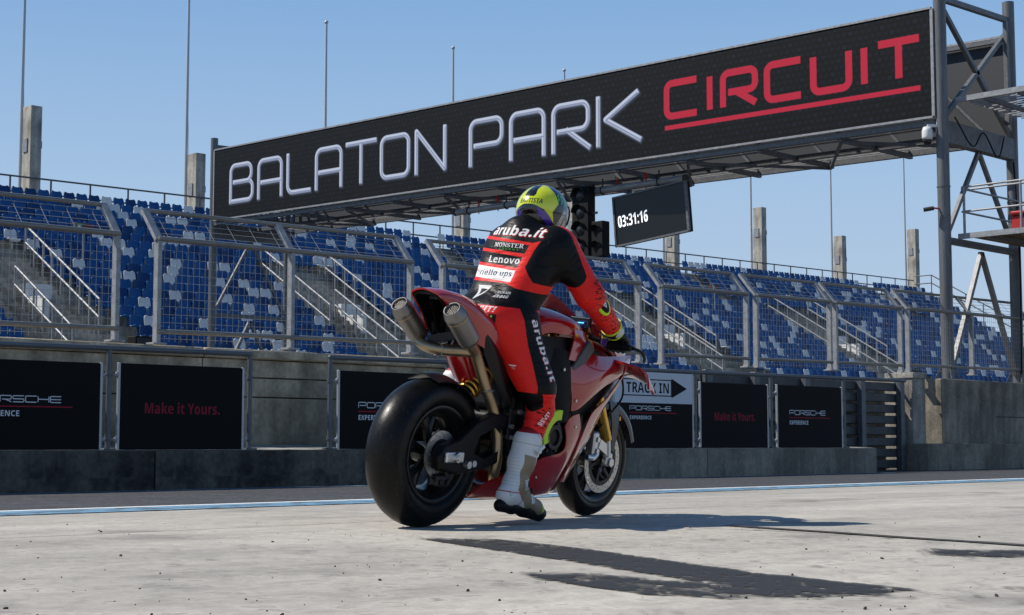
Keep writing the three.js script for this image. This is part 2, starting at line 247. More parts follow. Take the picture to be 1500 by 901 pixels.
function board(x0, x1, top, kind, label, group) {
  const t = thing('barrier_board', label, 'board', [(x0 + x1) / 2, .315, -15.88], 0, group); const W = x1 - x0, H = top - .32;
  part('panel', rbox(W - .07, H, .024, .006, 0, H / 2, 0, 1), M.black, t);
  const g = new THREE.PlaneGeometry(W - .075, H - .005); g.translate(0, H / 2, .0145); part('print', g, printMat(boardTex[kind]), t);
  for (const s of [-1, 1]) { part('edge_strip', rbox(.032, H + .01, .034, .006, s * (W / 2 - .018), H / 2, 0, 1), M.edge, t); for (const y of [.12, .87]) part('clamp', [rod([s * (W / 2), y * H, 0], [s * (W / 2 + .07), y * H, -.01], .012, 6), rbox(.03, .05, .045, .008, s * (W / 2 + .005), y * H, 0, 1)], M.galv, t); }
}

board(7.42, 9.31, 1.3, 'porsche', 'black board with silver wordmark between two red slogan boards', null);
board(5.4, 7.25, 1.3, 'yours', 'black board with red slogan at the very start of the pit wall', null);
board(9.5, 11.25, 1.31, 'yours', 'black board with red slogan before the gap in the pit wall', null);
board(12.7, 14.55, 1.33, 'porsche', 'black board with silver wordmark just after the gap behind the rear tyre', null);
board(14.75, 16.5, 1.34, 'yours', 'black board with red slogan hidden behind the motorcycle', null);
board(18.05, 20.01, 1.51, 'track', 'taller board with white arrow sign above silver wordmark behind the front wheel', null);
board(20.17, 22.05, 1.39, 'yours', 'black board with red slogan between arrow sign board and last wordmark board', null);
board(22.29, 24.31, 1.4, 'porsche', 'black board with silver wordmark at the far end by the slatted gate', null);
function handrail(x0, x1, posts, label) {
  const t = thing('handrail', label, 'railing', [x0, .31, -15.9]); const ry = x => 1.15 + .0067 * (x - 8);
  part('rail', [rod([0, ry(x0), 0], [x1 - x0, ry(x1), 0], .034, 10), new THREE.SphereGeometry(.034, 8, 6).translate(0, ry(x0), 0), new THREE.SphereGeometry(.034, 8, 6).translate(x1 - x0, ry(x1), 0)], M.galvDark, t);
  for (const p of posts) { const y = ry(p); part('post', [rod([p - x0, 0, 0], [p - x0, y - .02, 0], .032, 10), rbox(.14, .02, .14, .004, p - x0, .012, 0, 1), rod([p - x0, .12, 0], [p - x0, .17, 0], .043, 10), rod([p - x0, .86, 0], [p - x0, .91, 0], .043, 10)], M.galvDark, t); }
}
handrail(3.4, 11.35, [3.4, 5.3, 7.34, 9.405, 11.35], 'grey tube handrail over the boards before the wall gap');
handrail(12.6, 26.5, [12.6, 14.65, 16.6, 18.0, 20.09, 22.17, 24.4], 'long grey tube handrail over the boards after the wall gap');

// ------------------------------------------------------------------ track wall behind, gate, blocks
const UP = x => .0115 * (x - 10.5);
{
  const w = thing('track_wall', 'tan weathered concrete wall carrying the debris fence', 'wall');
  const xs = [-8, -3, 2, 6.5, 11.6, 16.8, 21.8];
  for (let i = 0; i < xs.length - 1; i++) {
    const a = xs[i] + .006, b = xs[i + 1] - .006, cx = (a + b) / 2;
    for (const [y0, y1, t] of [[-.15, .995, 0], [1.01, 1.255, 0], [1.27, 1.5, .0]]) part('wall_course', shear(rbox(b - a, y1 - y0, .34, .01, cx, (y0 + y1) / 2, -17.47), y0 < 0 ? 0 : .0, 10), M.concTan, w);
    part('wall_core', bb(a, b, -.14, 1.49, -17.4, -17.62), M.concDark, w);
    part('cap', shear(rbox(b - a, .13, .52, .035, cx, 1.572, -17.5), .0, 10), M.concTan, w);
  }
  const g = thing('slatted_gate', 'dark steel gate of stacked horizontal beams beside the far wall end', 'gate', [21.8, -.15, -17.1]);
  for (let i = 0; i < 8; i++) part('slat', rbox(6.5, .17, .07, .02, 3.25, .13 + i * .222, -.06), M.gateSteel, g);
  for (const x of [.1, 1.5, 3.1, 5.0, 6.45]) part('post', rbox(.15, 1.83, .12, .012, x, .92, .045, 1), M.galvDark, g);
  for (const y of [.62, 1.4]) part('hinge', rbox(.3, .07, .05, .01, 3.3, y, .1, 1), M.galv, g); part('latch', rod([3.3, .9, .1], [3.3, 1.1, .1], .03, 8), M.galv, g);
  part('backing', bb(.05, 6.5, 0, 1.7, -.35, -.42), M.concDark, g);
  solo('gate_pillar', [rbox(.5, 1.95, .6, .02, 28.72, .82, -17.2), rbox(.56, .12, .68, .02, 28.72, 1.78, -17.2)], M.concrete, 'square concrete pillar between slatted gate and big block', 'pillar');
  const bl = thing('concrete_block', 'large pale concrete block carrying the gantry tower', 'block');
  part('block', rbox(11.4, 1.92, 4.2, .03, 35.5, .8, -19.1), M.weathered, bl);
  part('groove', rbox(8.6, .02, .01, .004, 36.4, .98, -17.0, 1), M.joint, bl);
  const st = thing('kerb_step', 'low concrete step in front of the gantry block', 'step');
  for (const [a, b] of [[28.35, 32.6], [32.6, 36.8], [36.8, 41]]) part('step_block', rbox(b - a - .015, .55, .6, .02, (a + b) / 2, .115, -16.8), M.weathered, st);
}


// ------------------------------------------------------------------ debris fence
function fence(posts, label) {
  const x0 = posts[0], x1 = posts[posts.length - 1], b = 1.63 + UP((x0 + x1) / 2), t = thing('debris_fence', label, 'fence', [x0, b, -17.6], 0, 'debris fence sections on the track wall');
  const hb = 1.38, ht = 1.79, zt = -.35, L = x1 - x0, s = .012;
  const yb = x => s * x;
  for (const p of posts) { const x = p - x0, y = yb(x); part('post', [beam([x, y, 0], [x, y + hb, 0], .1, .06), beam([x, y + hb - .02, .012], [x, y + ht, zt], .1, .055), rbox(.2, .025, .18, .004, x, y + .012, 0, 1), beam([x, y + .02, -.07], [x, y + .14, -.02], .012, .05)], M.galv, t); }
  for (const [y, z, r] of [[ht, zt, .03], [hb, .035, .036], [.17, .045, .032]]) part('rail', rod([-.02, y + yb(0), z], [L + .02, y + yb(L), z], r, 8), M.galvRail, t);
  for (let i = 0; i < posts.length - 1; i++) {
    const a = posts[i] - x0 + .05, c = posts[i + 1] - x0 - .05, W = [];
    for (let x = a + .03; x < c; x += .09) { W.push(rod([x, yb(x) + .04, .03], [x, yb(x) + hb, .03], .0027, 4)); }
    for (let x = a + .1; x < c; x += .36) W.push(rod([x, yb(x) + hb, .03], [x, yb(x) + ht, zt + .01], .0027, 4));
    for (let y = .08; y < hb; y += .105) W.push(rod([a, yb(a) + y, .026], [c, yb(c) + y, .026], .0027, 4));
    for (let k = 1; k < 5; k++) { const f = k / 5; W.push(rod([a, yb(a) + hb + (ht - hb) * f, .02 + (zt - .02) * f], [c, yb(c) + hb + (ht - hb) * f, .02 + (zt - .02) * f], .004, 4)); }
    meta(part('wire_mesh', W, M.wire, t), null, null, null, 'stuff');
  }
}

fence([4.0, 6.2, 8.3, 10.48], 'bent-top wire fence section over the pit wall start');
fence([11.09, 13.24, 15.45], 'bent-top wire fence section above the gap in the boards');
fence([16.1, 18.4, 20.7], 'bent-top wire fence section behind the rider');
fence([21.3, 23.8], 'bent-top wire fence section above the second red slogan board');
fence([24.1, 26.55], 'bent-top wire fence section above the slatted gate');
fence([26.75, 29.2], 'bent-top wire fence section above the gate pillar');
fence([29.5, 32.2, 34.9], 'bent-top wire fence section at the foot of the gantry tower');
// ------------------------------------------------------------------ start gantry
const GX = 31.32, GX2 = 34.55, GZ = -17.7, GZ2 = -46.2, gl = z => .018 * (GZ - z);
{
  const t = thing('start_gantry', 'grey steel lattice gantry spanning the track on tubular towers', 'gantry');
  for (const [x, z, y0, y1, r] of [[GX, GZ, 1.76, 11.6, .14], [GX2, GZ, 1.76, 10.95, .14], [GX, GZ2, -.2, 11.15, .13], [GX2, GZ2, -.2, 11.15, .13]]) {
    const c = part('column', rod([x, y0, z], [x, y1, z], r, 20), M.steel, t);
    part('joint_ring', [new THREE.CylinderGeometry(r + .012, r + .012, .03, 20).translate(x, 6.1, z)], M.steel, c);
    part('flange', [rod([x, y0, z], [x, y0 + .05, z], .3, 12), ...[0, 1, 2, 3].map(k => beam([x + Math.cos(k * 1.57 + .78) * .27, y0 + .04, z + Math.sin(k * 1.57 + .78) * .27], [x + Math.cos(k * 1.57 + .78) * .12, y0 + .35, z + Math.sin(k * 1.57 + .78) * .12], .02, .06))], M.steel, c);
  }
  const brace = (a, b, w = .1, m = M.steel) => part('brace', beam(a, b, w, w), m, t);
  for (const z of [GZ, GZ2]) {
    const o = gl(z), mx = (GX + GX2) / 2;
    part('cross_beam', [beam([GX, 7.35 + o, z], [GX2, 7.35 + o, z], .22, .5)], M.steel, t);
    brace([GX, 10.4 + o * .9, z], [GX2, 10.5 + o * .9, z], .12); brace([GX + .1, 10.2 + o, z], [GX2 - .1, 7.7 + o, z], .1); brace([GX + .1, 7.7 + o, z], [GX2 - .1, 10.2 + o, z], .1); part('brace', [beam([GX2 - .35, 10.4 + o, z + .1], [GX2 - .35, 7.9 + o, z + .1], .09, .09)], M.steel, t);
    brace([mx, 7.1 + o, z], [GX + .15, 5.1, z], .09); brace([mx, 7.1 + o, z], [GX2 - .15, 5.1, z], .09); brace([mx, 4.75, z], [GX + .15, 2.0, z], .1); brace([mx, 4.75, z], [GX2 - .15, 2.0, z], .1); brace([GX, 4.9, z], [GX2, 4.9, z], .14);
  }
  // lattice deck under the banners
  for (const [x, y] of [[GX, 7.58], [GX + 1.6, 7.5], [GX2, 7.58]]) part('chord', [beam([x, y + gl(GZ), GZ - .15], [x, y + gl(GZ2), GZ2 + .15], .14, .14)], M.steel, t);
  for (const x of [GX + .1, GX2 - .02]) part('chord', beam([x, 10.05 + gl(GZ), GZ - .1], [x, 10.05 + gl(GZ2), GZ2], .1, .1), M.steel, t);
  const n = 12; for (let i = 0; i <= n; i++) {
    const z = GZ - .4 + (GZ2 - GZ + .8) * i / n, o = gl(z); part('cross_member', beam([GX, 7.5 + o, z], [GX2, 7.5 + o, z], .1, .12), M.steel, t);
    if (i < n) { const z2 = GZ - .4 + (GZ2 - GZ + .8) * (i + 1) / n, o2 = gl(z2); part('deck_brace', beam(i % 2 ? [GX + .1, 7.44 + o, z] : [GX2 - .1, 7.44 + o, z], i % 2 ? [GX2 - .1, 7.44 + o2, z2] : [GX + .1, 7.44 + o2, z2], .07, .07), M.steel, t); part('web_brace', beam([GX + .12, 7.6 + o, z], [GX + .12, 10 + o2, z2], .07, .07), M.steel, t); part('web_brace', beam([GX2 - .1, 7.6 + o, z], [GX2 - .1, 10 + o2, z2], .07, .07), M.steel, t);
      for (const q of [.45, .8, 2.0, 2.4, 2.8]) part('grating_bar', beam([GX + q, 7.62 + o, z], [GX + q, 7.62 + o2, z2], .07, .03), M.galv, t); }
  }
  // service walkways over the pit lane
  const W = (y, z1, m) => { if (m === M.galv) for (let q = .4; q < 3.5; q += .22) part('walkway_bar', beam([GX + q, y - .02, GZ + .25], [GX + q, y - .02, z1], .05, .03), m, t); else part('walkway_deck', [bb(GX + .25, GX2 + .3, y - .03, y, GZ + .25, z1)], m, t); for (const x of [GX + .25, GX2 + .3]) part('walkway_edge', beam([x, y - .05, GZ + .2], [x, y - .05, z1], .06, .12), M.galv, t); for (let z = GZ + .9; z < z1; z += .8) part('joist', beam([GX + .28, y - .1, z], [GX2 + .26, y - .1, z], .06, .1), M.steel, t); };
  W(8.12, -10, M.galv); W(5.03, -13.2, M.deckWood);
  for (const x of [GX + .25, GX2 + .3]) { for (const h of [.5, .98, 1.05]) part('guard_rail', rod([x, 5.03 + h, GZ + .3], [x, 5.03 + h, -13.2], .024, 8), M.galv, t); for (const z of [GZ + .35, -16, -14.5]) part('guard_post', rod([x, 5, z], [x, 6.08, z], .03, 8), M.galv, t); }
  for (const h of [.5, 1.02]) part('guard_rail', rod([GX + .25, 5.03 + h, GZ + .3], [GX2 + .3, 5.03 + h, GZ + .3], .024, 8), M.galv, t);
  part('cable', tube([[GX + .3, 7.7, GZ + .15], [GX + .9, 7.1, GZ + .25], [GX + 1.5, 7.5, GZ + .2], [GX + 2.1, 7.0, GZ + .22], [GX + 2.6, 7.6, GZ + .15]], .018, 30, 5), M.black, t); part('cable', tube([[GX + 2.9, 7, GZ + .2], [GX2 - .2, 5, GZ + .22], [GX2 - .22, 2, GZ + .2]], .02, 20, 5), M.black, t);
}

// banners: carbon weave print, chrome and red lettering
{
  const Z0 = -17.85, Z1 = -45.95, L = Z0 - Z1, H = 2.45; const w = 2048, h = 184;
  const bt = cvs(w, h, (x) => {
    x.fillStyle = '#03060a'; x.fillRect(0, 0, w, h);
    const cw = w / L * .17, ch = h / H * .15;
    for (let j = 0; j * ch < h + ch; j++) for (let i = -1; i * cw < w + cw; i++) { const px = i * cw + (j % 2) * cw / 2, py = j * ch; x.fillStyle = (i + j * 3) % 5 ? '#0c131c' : '#121b27'; x.beginPath(); x.moveTo(px + cw * .12, py + ch * .15); x.lineTo(px + cw * .88, py + ch * .15); x.lineTo(px + cw * .78, py + ch * .72); x.lineTo(px + cw * .22, py + ch * .72); x.fill(); }
    const zx = z => (z - Z1) / L * w, yy = (y, z) => (1 - (y - (7.68 + .018 * (-17.67 - z))) / H) * h;
    x.lineJoin = 'round'; x.lineCap = 'square';
    const chrome = (wd, za, zb, ya, yb, gap) => { for (const [c, lw, dx, dy] of [['#2c323d', 15, 2.5, 3], ['#8089a0', 12.5, 0, 0], ['#ccd2e2', 9, -.8, -1.2], ['#8d95ab', 3, 1, 1.4]]) { x.strokeStyle = c; x.lineWidth = lw; x.save(); x.translate(dx, dy); strokeWord(x, wd, zx(za) + 7, zx(zb) - 7, ya, yb, gap); x.restore(); } };
    chrome('BALATON', -45.05, -33.9, h * .27, h * .78, 26); chrome('PARK', -32.98, -26.49, h * .275, h * .785, 27);
    x.lineCap = 'butt'; x.strokeStyle = '#c2263f'; x.lineWidth = 14; strokeWord(x, 'CIRCUIT', zx(-25.6) + 7, zx(-18.1) - 6, h * .25, h * .60, 26, .12);
    x.fillStyle = '#c2263f'; x.fillRect(zx(-25.57), h * .695, zx(-18.13) - zx(-25.57), h * .05);
  });
  bt.anisotropy = 16;
  const mk = (x, name, label, front) => {
    const t = thing(name, label, 'banner', [x, 7.7, Z0]); const A = [0, 0, 0], B = [0, gl(Z1) - gl(Z0), Z1 - Z0], dy = B[1];
    const q = (o, y0, y1, z0 = 0, z1 = B[2]) => { const g = new THREE.BufferGeometry(); g.setAttribute('position', new THREE.Float32BufferAttribute([o, y0 + dy, z1, o, y0, z0, o, y1, z0, o, y1 + dy, z1], 3)); g.setAttribute('uv', new THREE.Float32BufferAttribute([0, 0, 1, 0, 1, 1, 0, 1], 2)); g.setIndex([0, 1, 2, 0, 2, 3]); g.computeVertexNormals(); return g; };
    part('sheet', q(front ? -.012 : .012, 0, H), front ? new THREE.MeshPhysicalMaterial({ map: bt, roughness: .6, specularIntensity: .3 }) : M.bannerBack, t);
    part('backing', beam([.02, H / 2, 0], [.02, H / 2 + dy, B[2]], .04, H - .01), M.bannerBack, t);
    for (const y of [-.02, H + .02]) part('edge_tube', beam([0, y, .02], [0, y + dy, B[2] - .02], .07, .05), M.galv, t);
    for (const [z, o] of [[.03, 0], [B[2] - .03, dy]]) part('edge_tube', beam([0, o, z], [0, H + o, z], .07, .05), M.galv, t);
  };
  
  mk(GX - .14, 'gantry_banner', 'long dark carbon-weave banner with chrome and red circuit name', true);
  mk(GX2 + .1, 'gantry_banner', 'plain dark rear banner on the far side of the gantry', false);
}
// pipe, signal lights, clock and cameras under the gantry
{
  const pipe = (z0, z1, lab) => { const t = thing('lamp_pipe', lab, 'pipe', [32, 7.33, z0]); const L = z1 - z0; part('tube', [rod([0, 0, 0], [0, .0, L], .095, 16)], M.galv, t); part('end_cap', [rod([0, 0, -.02], [0, 0, .06], .1, 16), rod([0, 0, L - .06], [0, 0, L + .02], .1, 16)], M.darkSteel, t); for (const f of [.2, .75]) part('hanger', [rod([0, 0, L * f], [0, .32, L * f], .02, 6), new THREE.TorusGeometry(.11, .018, 6, 16).translate(0, 0, L * f)], M.darkSteel, t); for (const f of [.34, .62]) part('strap', [beam([.02, -.14, L * f], [0, .3, L * f + .05], .03, .012), beam([-.04, .32, L * f], [-.06, -.02, L * f + .08], .03, .012)], M.redStrap, t); return t; };
  
  pipe(-34.4, -31.5, 'short grey pipe hung under the gantry left of the helmet'); pipe(-29.2, -25.55, 'grey pipe hung under the gantry carrying clock and signal lights');
  const d = thing('clock_display', 'black digital race clock hanging from the gantry pipe', 'display', [31.9, 7.06, -28.03]); const o = 1.35;
  const dt = cvs(512, 288, (x, w, h) => { x.fillStyle = '#050607'; x.fillRect(0, 0, w, h); fitText(x, '03:31:16', w * .25, h * .51, w * .43, h * .25, 'sans-serif', '#ffffff', 'bold'); });
  const et = cvs(512, 288, (x, w, h) => { x.fillStyle = '#000'; x.fillRect(0, 0, w, h); fitText(x, '03:31:16', w * .25, h * .51, w * .43, h * .25, 'sans-serif', '#ffffff', 'bold'); });
  const g = new THREE.Group(); d.rotation.x = .0;
  part('housing', rbox(.16, 1.36, 2.5, .02, .09, -.68, 1.25), M.black, d);
  const sg = new THREE.PlaneGeometry(2.42, 1.28); sg.rotateY(-Math.PI / 2); sg.translate(.004, -.68, 1.25); part('screen', sg, new THREE.MeshStandardMaterial({ map: dt, emissive: 0xffffff, emissiveMap: et, emissiveIntensity: .75, roughness: .35 }), d);
  part('frame', [beam([0, -.01, 0], [0, -.01, 2.5], .05, .05), beam([0, -1.35, 0], [0, -1.35, 2.5], .05, .05), beam([0, -.01, .02], [0, -1.35, .02], .05, .05), beam([0, -.01, 2.48], [0, -1.35, 2.48], .07, .07)], M.steel, d);
  part('bracket', [rod([.1, -.05, .5], [.1, .25, .5], .03, 6), rod([.1, -.05, 2.05], [.1, .25, 2.05], .03, 6)], M.darkSteel, d);
  d.rotation.set(-.085, .03, 0);
  const s = thing('signal_light', 'black signal light column with four round lenses behind the helmet', 'traffic light', [31.7, 5.5, -29.0]);
  part('housing', rbox(.3, 1.95, .62, .03, .1, .98, 0), M.black, s);
  for (let i = 0; i < 4; i++) { const y = .3 + i * .47; part('lens', new THREE.SphereGeometry(.19, 18, 10, 0, Math.PI * 2, 0, 1.0).rotateZ(Math.PI / 2).translate(.06, y, 0), M.lens, s); part('visor', new THREE.CylinderGeometry(.215, .215, .16, 20, 1, true, 0, Math.PI).rotateZ(Math.PI / 2).translate(-.12, y, 0), M.visor, s); }
  const s2 = thing('signal_light', 'small black signal box beside the four-lens signal column', 'traffic light', [31.7, 5.45, -28.38]); part('housing', rbox(.3, .98, .42, .03, .1, .5, 0), M.black, s2); for (let i = 0; i < 2; i++) part('visor', new THREE.CylinderGeometry(.16, .16, .14, 16, 1, true, 0, Math.PI).rotateZ(Math.PI / 2).translate(-.1, .28 + i * .44, 0), M.visor, s2);
  part('bracket', [rod([.1, 1.9, 0], [.3, 2.0, 0], .04, 6), beam([.1, 1.2, .2], [.1, 1.2, .5], .06, .06)], M.darkSteel, s);
  const c = thing('dome_camera', 'white dome security camera bracketed to the gantry tower', 'camera', [31.05, 7.35, -17.92]);
  part('arm', [beam([.2, .12, .2], [0, .12, 0], .06, .06), rbox(.1, .25, .12, .01, .2, .12, .2, 1)], M.camWhite, c); part('housing', lathe([[0, .1], [.09, .09], [.12, 0], [.12, -.14], [.105, -.2], [0, -.2]], 20), M.camWhite, c); part('dome', new THREE.SphereGeometry(.1, 18, 12).translate(0, -.22, 0), M.blackGloss, c);
  const c2 = thing('bullet_camera', 'small dark bullet camera halfway up the gantry tower', 'camera', [31.05, 5.6, -17.8]); part('body', [rod([0, 0, 0], [-.1, -.03, -.2], .05, 10)], M.darkSteel, c2); part('arm', rod([.15, 0, .05], [0, 0, 0], .02, 6), M.redStrap, c2);
  const b = thing('tool_case', 'red plastic tool case on the lower tower platform', 'case', [32.0, 5.03, -15.9]); part('shell', rbox(.6, .3, .8, .03, 0, .15, 0), M.redCase, b); part('lid', rbox(.64, .1, .84, .03, 0, .36, 0), M.redCase, b); part('latch', rbox(.03, .1, .08, .005, -.33, .29, .2, 1), M.black, b);
}
std('poleGrey', { color: lin(.5, .53, .57), metalness: .2, roughness: .5 });
// ------------------------------------------------------------------ grandstand
const standStart = scene.children.length;
const ROWS = 19, SX0 = 17, SX1 = 88, rowY = (k, x) => 8.72 - .338 * k + .012 * (x - 25.7), rowZ = k => -51 + .585 * k;
const lowAisles = [[21.6, 24.6], [33.9, 36.9], [51.5, 54.9], [65.3, 68.8]], upAisles = [[45, 46.3], [62.2, 63.5], [80.2, 81.5]];
const inAisle = (k, x, m = 0) => (k >= 7 ? lowAisles : upAisles).some(([a, b]) => x > a - m && x < b + m);
{
  const t = thing('grandstand', 'concrete grandstand of long stepped rows facing the track', 'grandstand');
  for (let k = 0; k < ROWS; k++) for (const [a, b] of [[SX0, 34.9], [34.92, 52.5], [52.52, 70.2], [70.22, SX1]]) { const g = bb(a, b, 8.72 - .338 * k - .6, 8.72 - .338 * k, rowZ(k) - .33, rowZ(k) + .255); part('step', shear(g, .012, 25.7), M.tread, t); }
  for (const [L, k0, k1] of [[lowAisles, 7, ROWS], [upAisles, 0, 7]]) for (const [a, b] of L) for (let k = k0; k < k1; k++) part('stair_tread', shear(bb(a + .1, b - .1, 8.72 - .338 * k - .338, 8.72 - .338 * k - .169, rowZ(k) + .255, rowZ(k) + .54), .012, 25.7), M.tread, t);
  part('back_wall', shear(bb(SX0, SX1, -.2, 8.6, -51.9, -51.6), .012, 25.7), M.concrete, t);
  part('end_wall', bb(SX1, SX1 + .25, -.2, 4, -51.6, -39.5), M.concrete, t);
  part('front_wall', bb(SX0, SX1, -.2, 1.9, -39.7, -39.4), M.concrete, t);
  for (const [a, b] of lowAisles) { const x = b - 1.4, k = 11; part('entrance_wall', shear(bb(x, x + .9, rowY(k, 25.7) - .9, rowY(k, 25.7) + .3, rowZ(k) + .2, rowZ(k) + .36), .012, 25.7), M.white, t); part('entrance_wall', shear(bb(x - .02, x + .14, rowY(k + 3, 25.7) - .9, rowY(k + 1, 25.7) + .2, rowZ(k) + .4, rowZ(k) + 1.6), .012, 25.7), M.white, t); }
}
const sl12 = x => .012 * (x - 25.7);
{
  const t = thing('back_railing', 'thin grey railing along the top row of the grandstand', 'railing', [SX0, 8.45, -52]);
  for (const h of [.95, 1.5]) part('rail', rod([0, h + sl12(SX0), 0], [SX1 - SX0, h + sl12(SX1), 0], .035, 6), M.galvDark, t);
  for (let x = SX0; x <= SX1; x += 1.6) part('post', rod([x - SX0, sl12(x), 0], [x - SX0, 1.5 + sl12(x), 0], .035, 6), M.galvDark, t);
  const e = thing('end_railing', 'grey railing stepping down the far end of the grandstand', 'railing', [SX1 + .1, 0, -52]);
  const y = k => rowY(k, SX1) + 1.5; for (const h of [0, -.5]) part('rail', [rod([0, y(0) + h, 0], [0, y(0) + h, 1.2], .035, 6), rod([0, y(0) + h, 1.2], [0, y(18) + h, 11.7], .035, 6)], M.galvDark, e); for (let k = 0; k < 19; k += 2) part('post', rod([0, y(k) - 1.5, 1.2 + .585 * k], [0, y(k), 1.2 + .585 * k], .035, 6), M.galvDark, e);
}
function aisleRail(x, k0, k1, label) {
  const t = thing('aisle_handrail', label, 'handrail', [x, rowY(k0, x), rowZ(k0)], 0, 'handrails down the grandstand stairs');
  const P = k => [0, -.338 * (k - k0), .585 * (k - k0)]; const up = (p, h) => [p[0], p[1] + h, p[2]];
  for (const h of [.55, 1.1]) part('rail', rod(up(P(k0), h), up(P(k1), h), .04, 8), M.galv, t);
  for (let k = k0; k <= k1; k++) part('post', rod(P(k), up(P(k), 1.1), .035, 6), M.galv, t);
}
[['left end stair'], ['stair above the wall gap'], ['stair behind the rider\'s arm'], ['stair above the slatted gate']].forEach(([n], i) => { const [a, b] = lowAisles[i]; aisleRail(a, 7, 14, 'galvanised handrail along the near edge of the ' + n); aisleRail(b, 7, 15, 'galvanised handrail along the far edge of the ' + n); aisleRail(b - 1.85, 12, 18, 'short lower galvanised handrail in the middle of the ' + n); });
// pillars and poles
[[27.3, 12.69], [34.3, 11.87], [41.2, 11.9], [48.6, 12.1], [56.1, 12.6], [63.7, 12.5], [71.4, 13.74], [79.4, 12.88], [87.7, 14.11]].forEach(([x, top], i) => {
  const p = ['first', 'second', 'third', 'fourth', 'fifth', 'sixth', 'seventh', 'eighth', 'ninth'][i];
  x *= 1.0135; const t = thing('concrete_pillar', `square concrete pillar behind the top row, ${p} along the grandstand`, 'pillar', [x, 7.4, -52.5], 0, 'pillars behind the grandstand');
  part('shaft', rbox(.44, top - 7.4, .62, .02, 0, (top - 7.4) / 2, 0), M.pillarConc, t);
  part('plate', [bb(-.26, -.23, top - 9.1, top - 8.6, -.2, .1), bb(.1, .228, top - 8.95, top - 8.7, .311, .33)], M.galv, t);
  const f = thing('flag_pole', `thin steel pole rising from the ${p} pillar along the grandstand`, 'pole', [x - .2, 7.6, -52.95], 0, 'poles on the grandstand pillars');
  const yt = 18.6 + .03 * (x - 41) - 7.6; part('shaft', rod([0, 0, 0], [0, yt, 0], .075, 8, .05), M.poleGrey, f); part('cap', new THREE.SphereGeometry(.09, 8, 6).translate(0, yt, 0), M.poleGrey, f); part('halyard', rod([.22, 1, 0], [.06, yt * .55, 0], .008, 4), M.poleGrey, f);
});
// seats
{
  const w = .205, P = []; // one bucket seat, facing +z
  const prof = [[.31, .37, .82], [.37, .41, .96], [.435, .40, 1], [.42, .2, 1], [.40, .03, 1], [.46, -.03, 1], [.62, -.07, 1], [.74, -.1, .98], [.80, -.115, .86], [.825, -.12, .6]];
  for (const [y, z, k] of prof) P.push([-1, -.55, 0, .55, 1].map(u => [u * w * k, y + (Math.abs(u) === 1 ? .02 : 0), z + (y > .45 ? u * u * .05 : 0)]));
  const geo = patch(P, 6, 10, .03); const leg = rbox(.06, .42, .05, .005, 0, .2, .12, 1); const sg = merge([geo, leg]).scale(1.03, .82, .72);
  const mats = [phy('seatBlue', { color: lin(.010, .084, .245), roughness: .4, specularIntensity: .45 }), phy('seatBlue2', { color: lin(.006, .045, .15), roughness: .4, specularIntensity: .45 }), std('seatWhite', { color: lin(.62, .62, .62), roughness: .5 })];
  const r = rng(99), all = []; const cam = V(0, .38, 0);
  for (let k = 0; k < ROWS; k++) for (let x = SX0 + .3; x < SX1 - .2; x += .505) {
    if (inAisle(k, x, .18) || (k >= 10 && lowAisles.some(([a, b]) => x > a - .1 && x < b + (k - 9) * .16))) { r(); r(); continue; }
    const c = r() < .15 ? 2 : r() < .3 ? 1 : 0; const p = V(x, rowY(k, x), rowZ(k)); const q = p.clone().sub(cam); const a = .7071 * (q.x + q.z), d = .7071 * (q.x - q.z), px = 750 + 2309 * a / d, py = 650 - 2300 * q.y / d;
    const vis = px > -10 && px < 1510 && py < 545 && !(px > 600 && px < 930 && py > 300) && !(px > 690 && px < 850);
    all.push({ p, c, d: d + (vis ? 0 : 1000) });
  }
  all.sort((a, b) => a.d - b.d);
  const L = ['blue plastic bucket seat in the grandstand', 'dark blue plastic bucket seat in the grandstand', 'white plastic bucket seat in the grandstand'], G = ['blue grandstand seats', 'dark blue grandstand seats', 'white grandstand seats'];
  all.slice(0, 300).forEach(s => { const m = solo(s.c === 2 ? 'white_seat' : s.c ? 'dark_blue_seat' : 'blue_seat', sg, mats[s.c], L[s.c], 'seat', G[s.c]); m.position.copy(s.p); });
  const rest = all.slice(300), inst = new THREE.InstancedMesh(sg, phy('seatRest', { color: lin(1, 1, 1), roughness: .4, specularIntensity: .45 }), rest.length), m4 = new THREE.Matrix4();
  rest.forEach((s, i) => { m4.makeTranslation(s.p.x, s.p.y, s.p.z); inst.setMatrixAt(i, m4); inst.setColorAt(i, mats[s.c].color); });
  inst.name = 'far_seats'; inst.castShadow = inst.receiveShadow = true; meta(inst, 'rows of blue and white seats filling the rest of the grandstand', 'seats', null, 'stuff'); scene.add(inst);
}
// small things on the stand
function exitSign(x, y, z, label) { const t = thing('exit_sign', label, 'sign', [x, y, z]); part('box', rbox(.7, .3, .12, .02, 0, .15, 0, 1), M.signRed, t); part('panel', rbox(.26, .28, .02, .005, -.2, .15, .07, 1), M.signGreen, t); part('figure', [bb(-.25, -.15, .08, .22, .081, .084)], M.white, t); part('post', rod([0, -1.2, 0], [0, 0, 0], .03, 6), M.galv, t); }
std('signRed', { color: lin(.12, .012, .03), roughness: .5 }); std('signGreen', { color: lin(.02, .2, .07), roughness: .5 });
exitSign(26.1, rowY(8, 26) + 1.25, rowZ(8) + .4, 'green and maroon exit sign over the left end stair');
exitSign(59.6, rowY(8, 59) + 1.25, rowZ(8) + .4, 'green and maroon exit sign right of the clock display');
exitSign(44.2, rowY(9, 44) + 1.25, rowZ(9) + .4, 'green and maroon exit sign above the motorcycle tail');
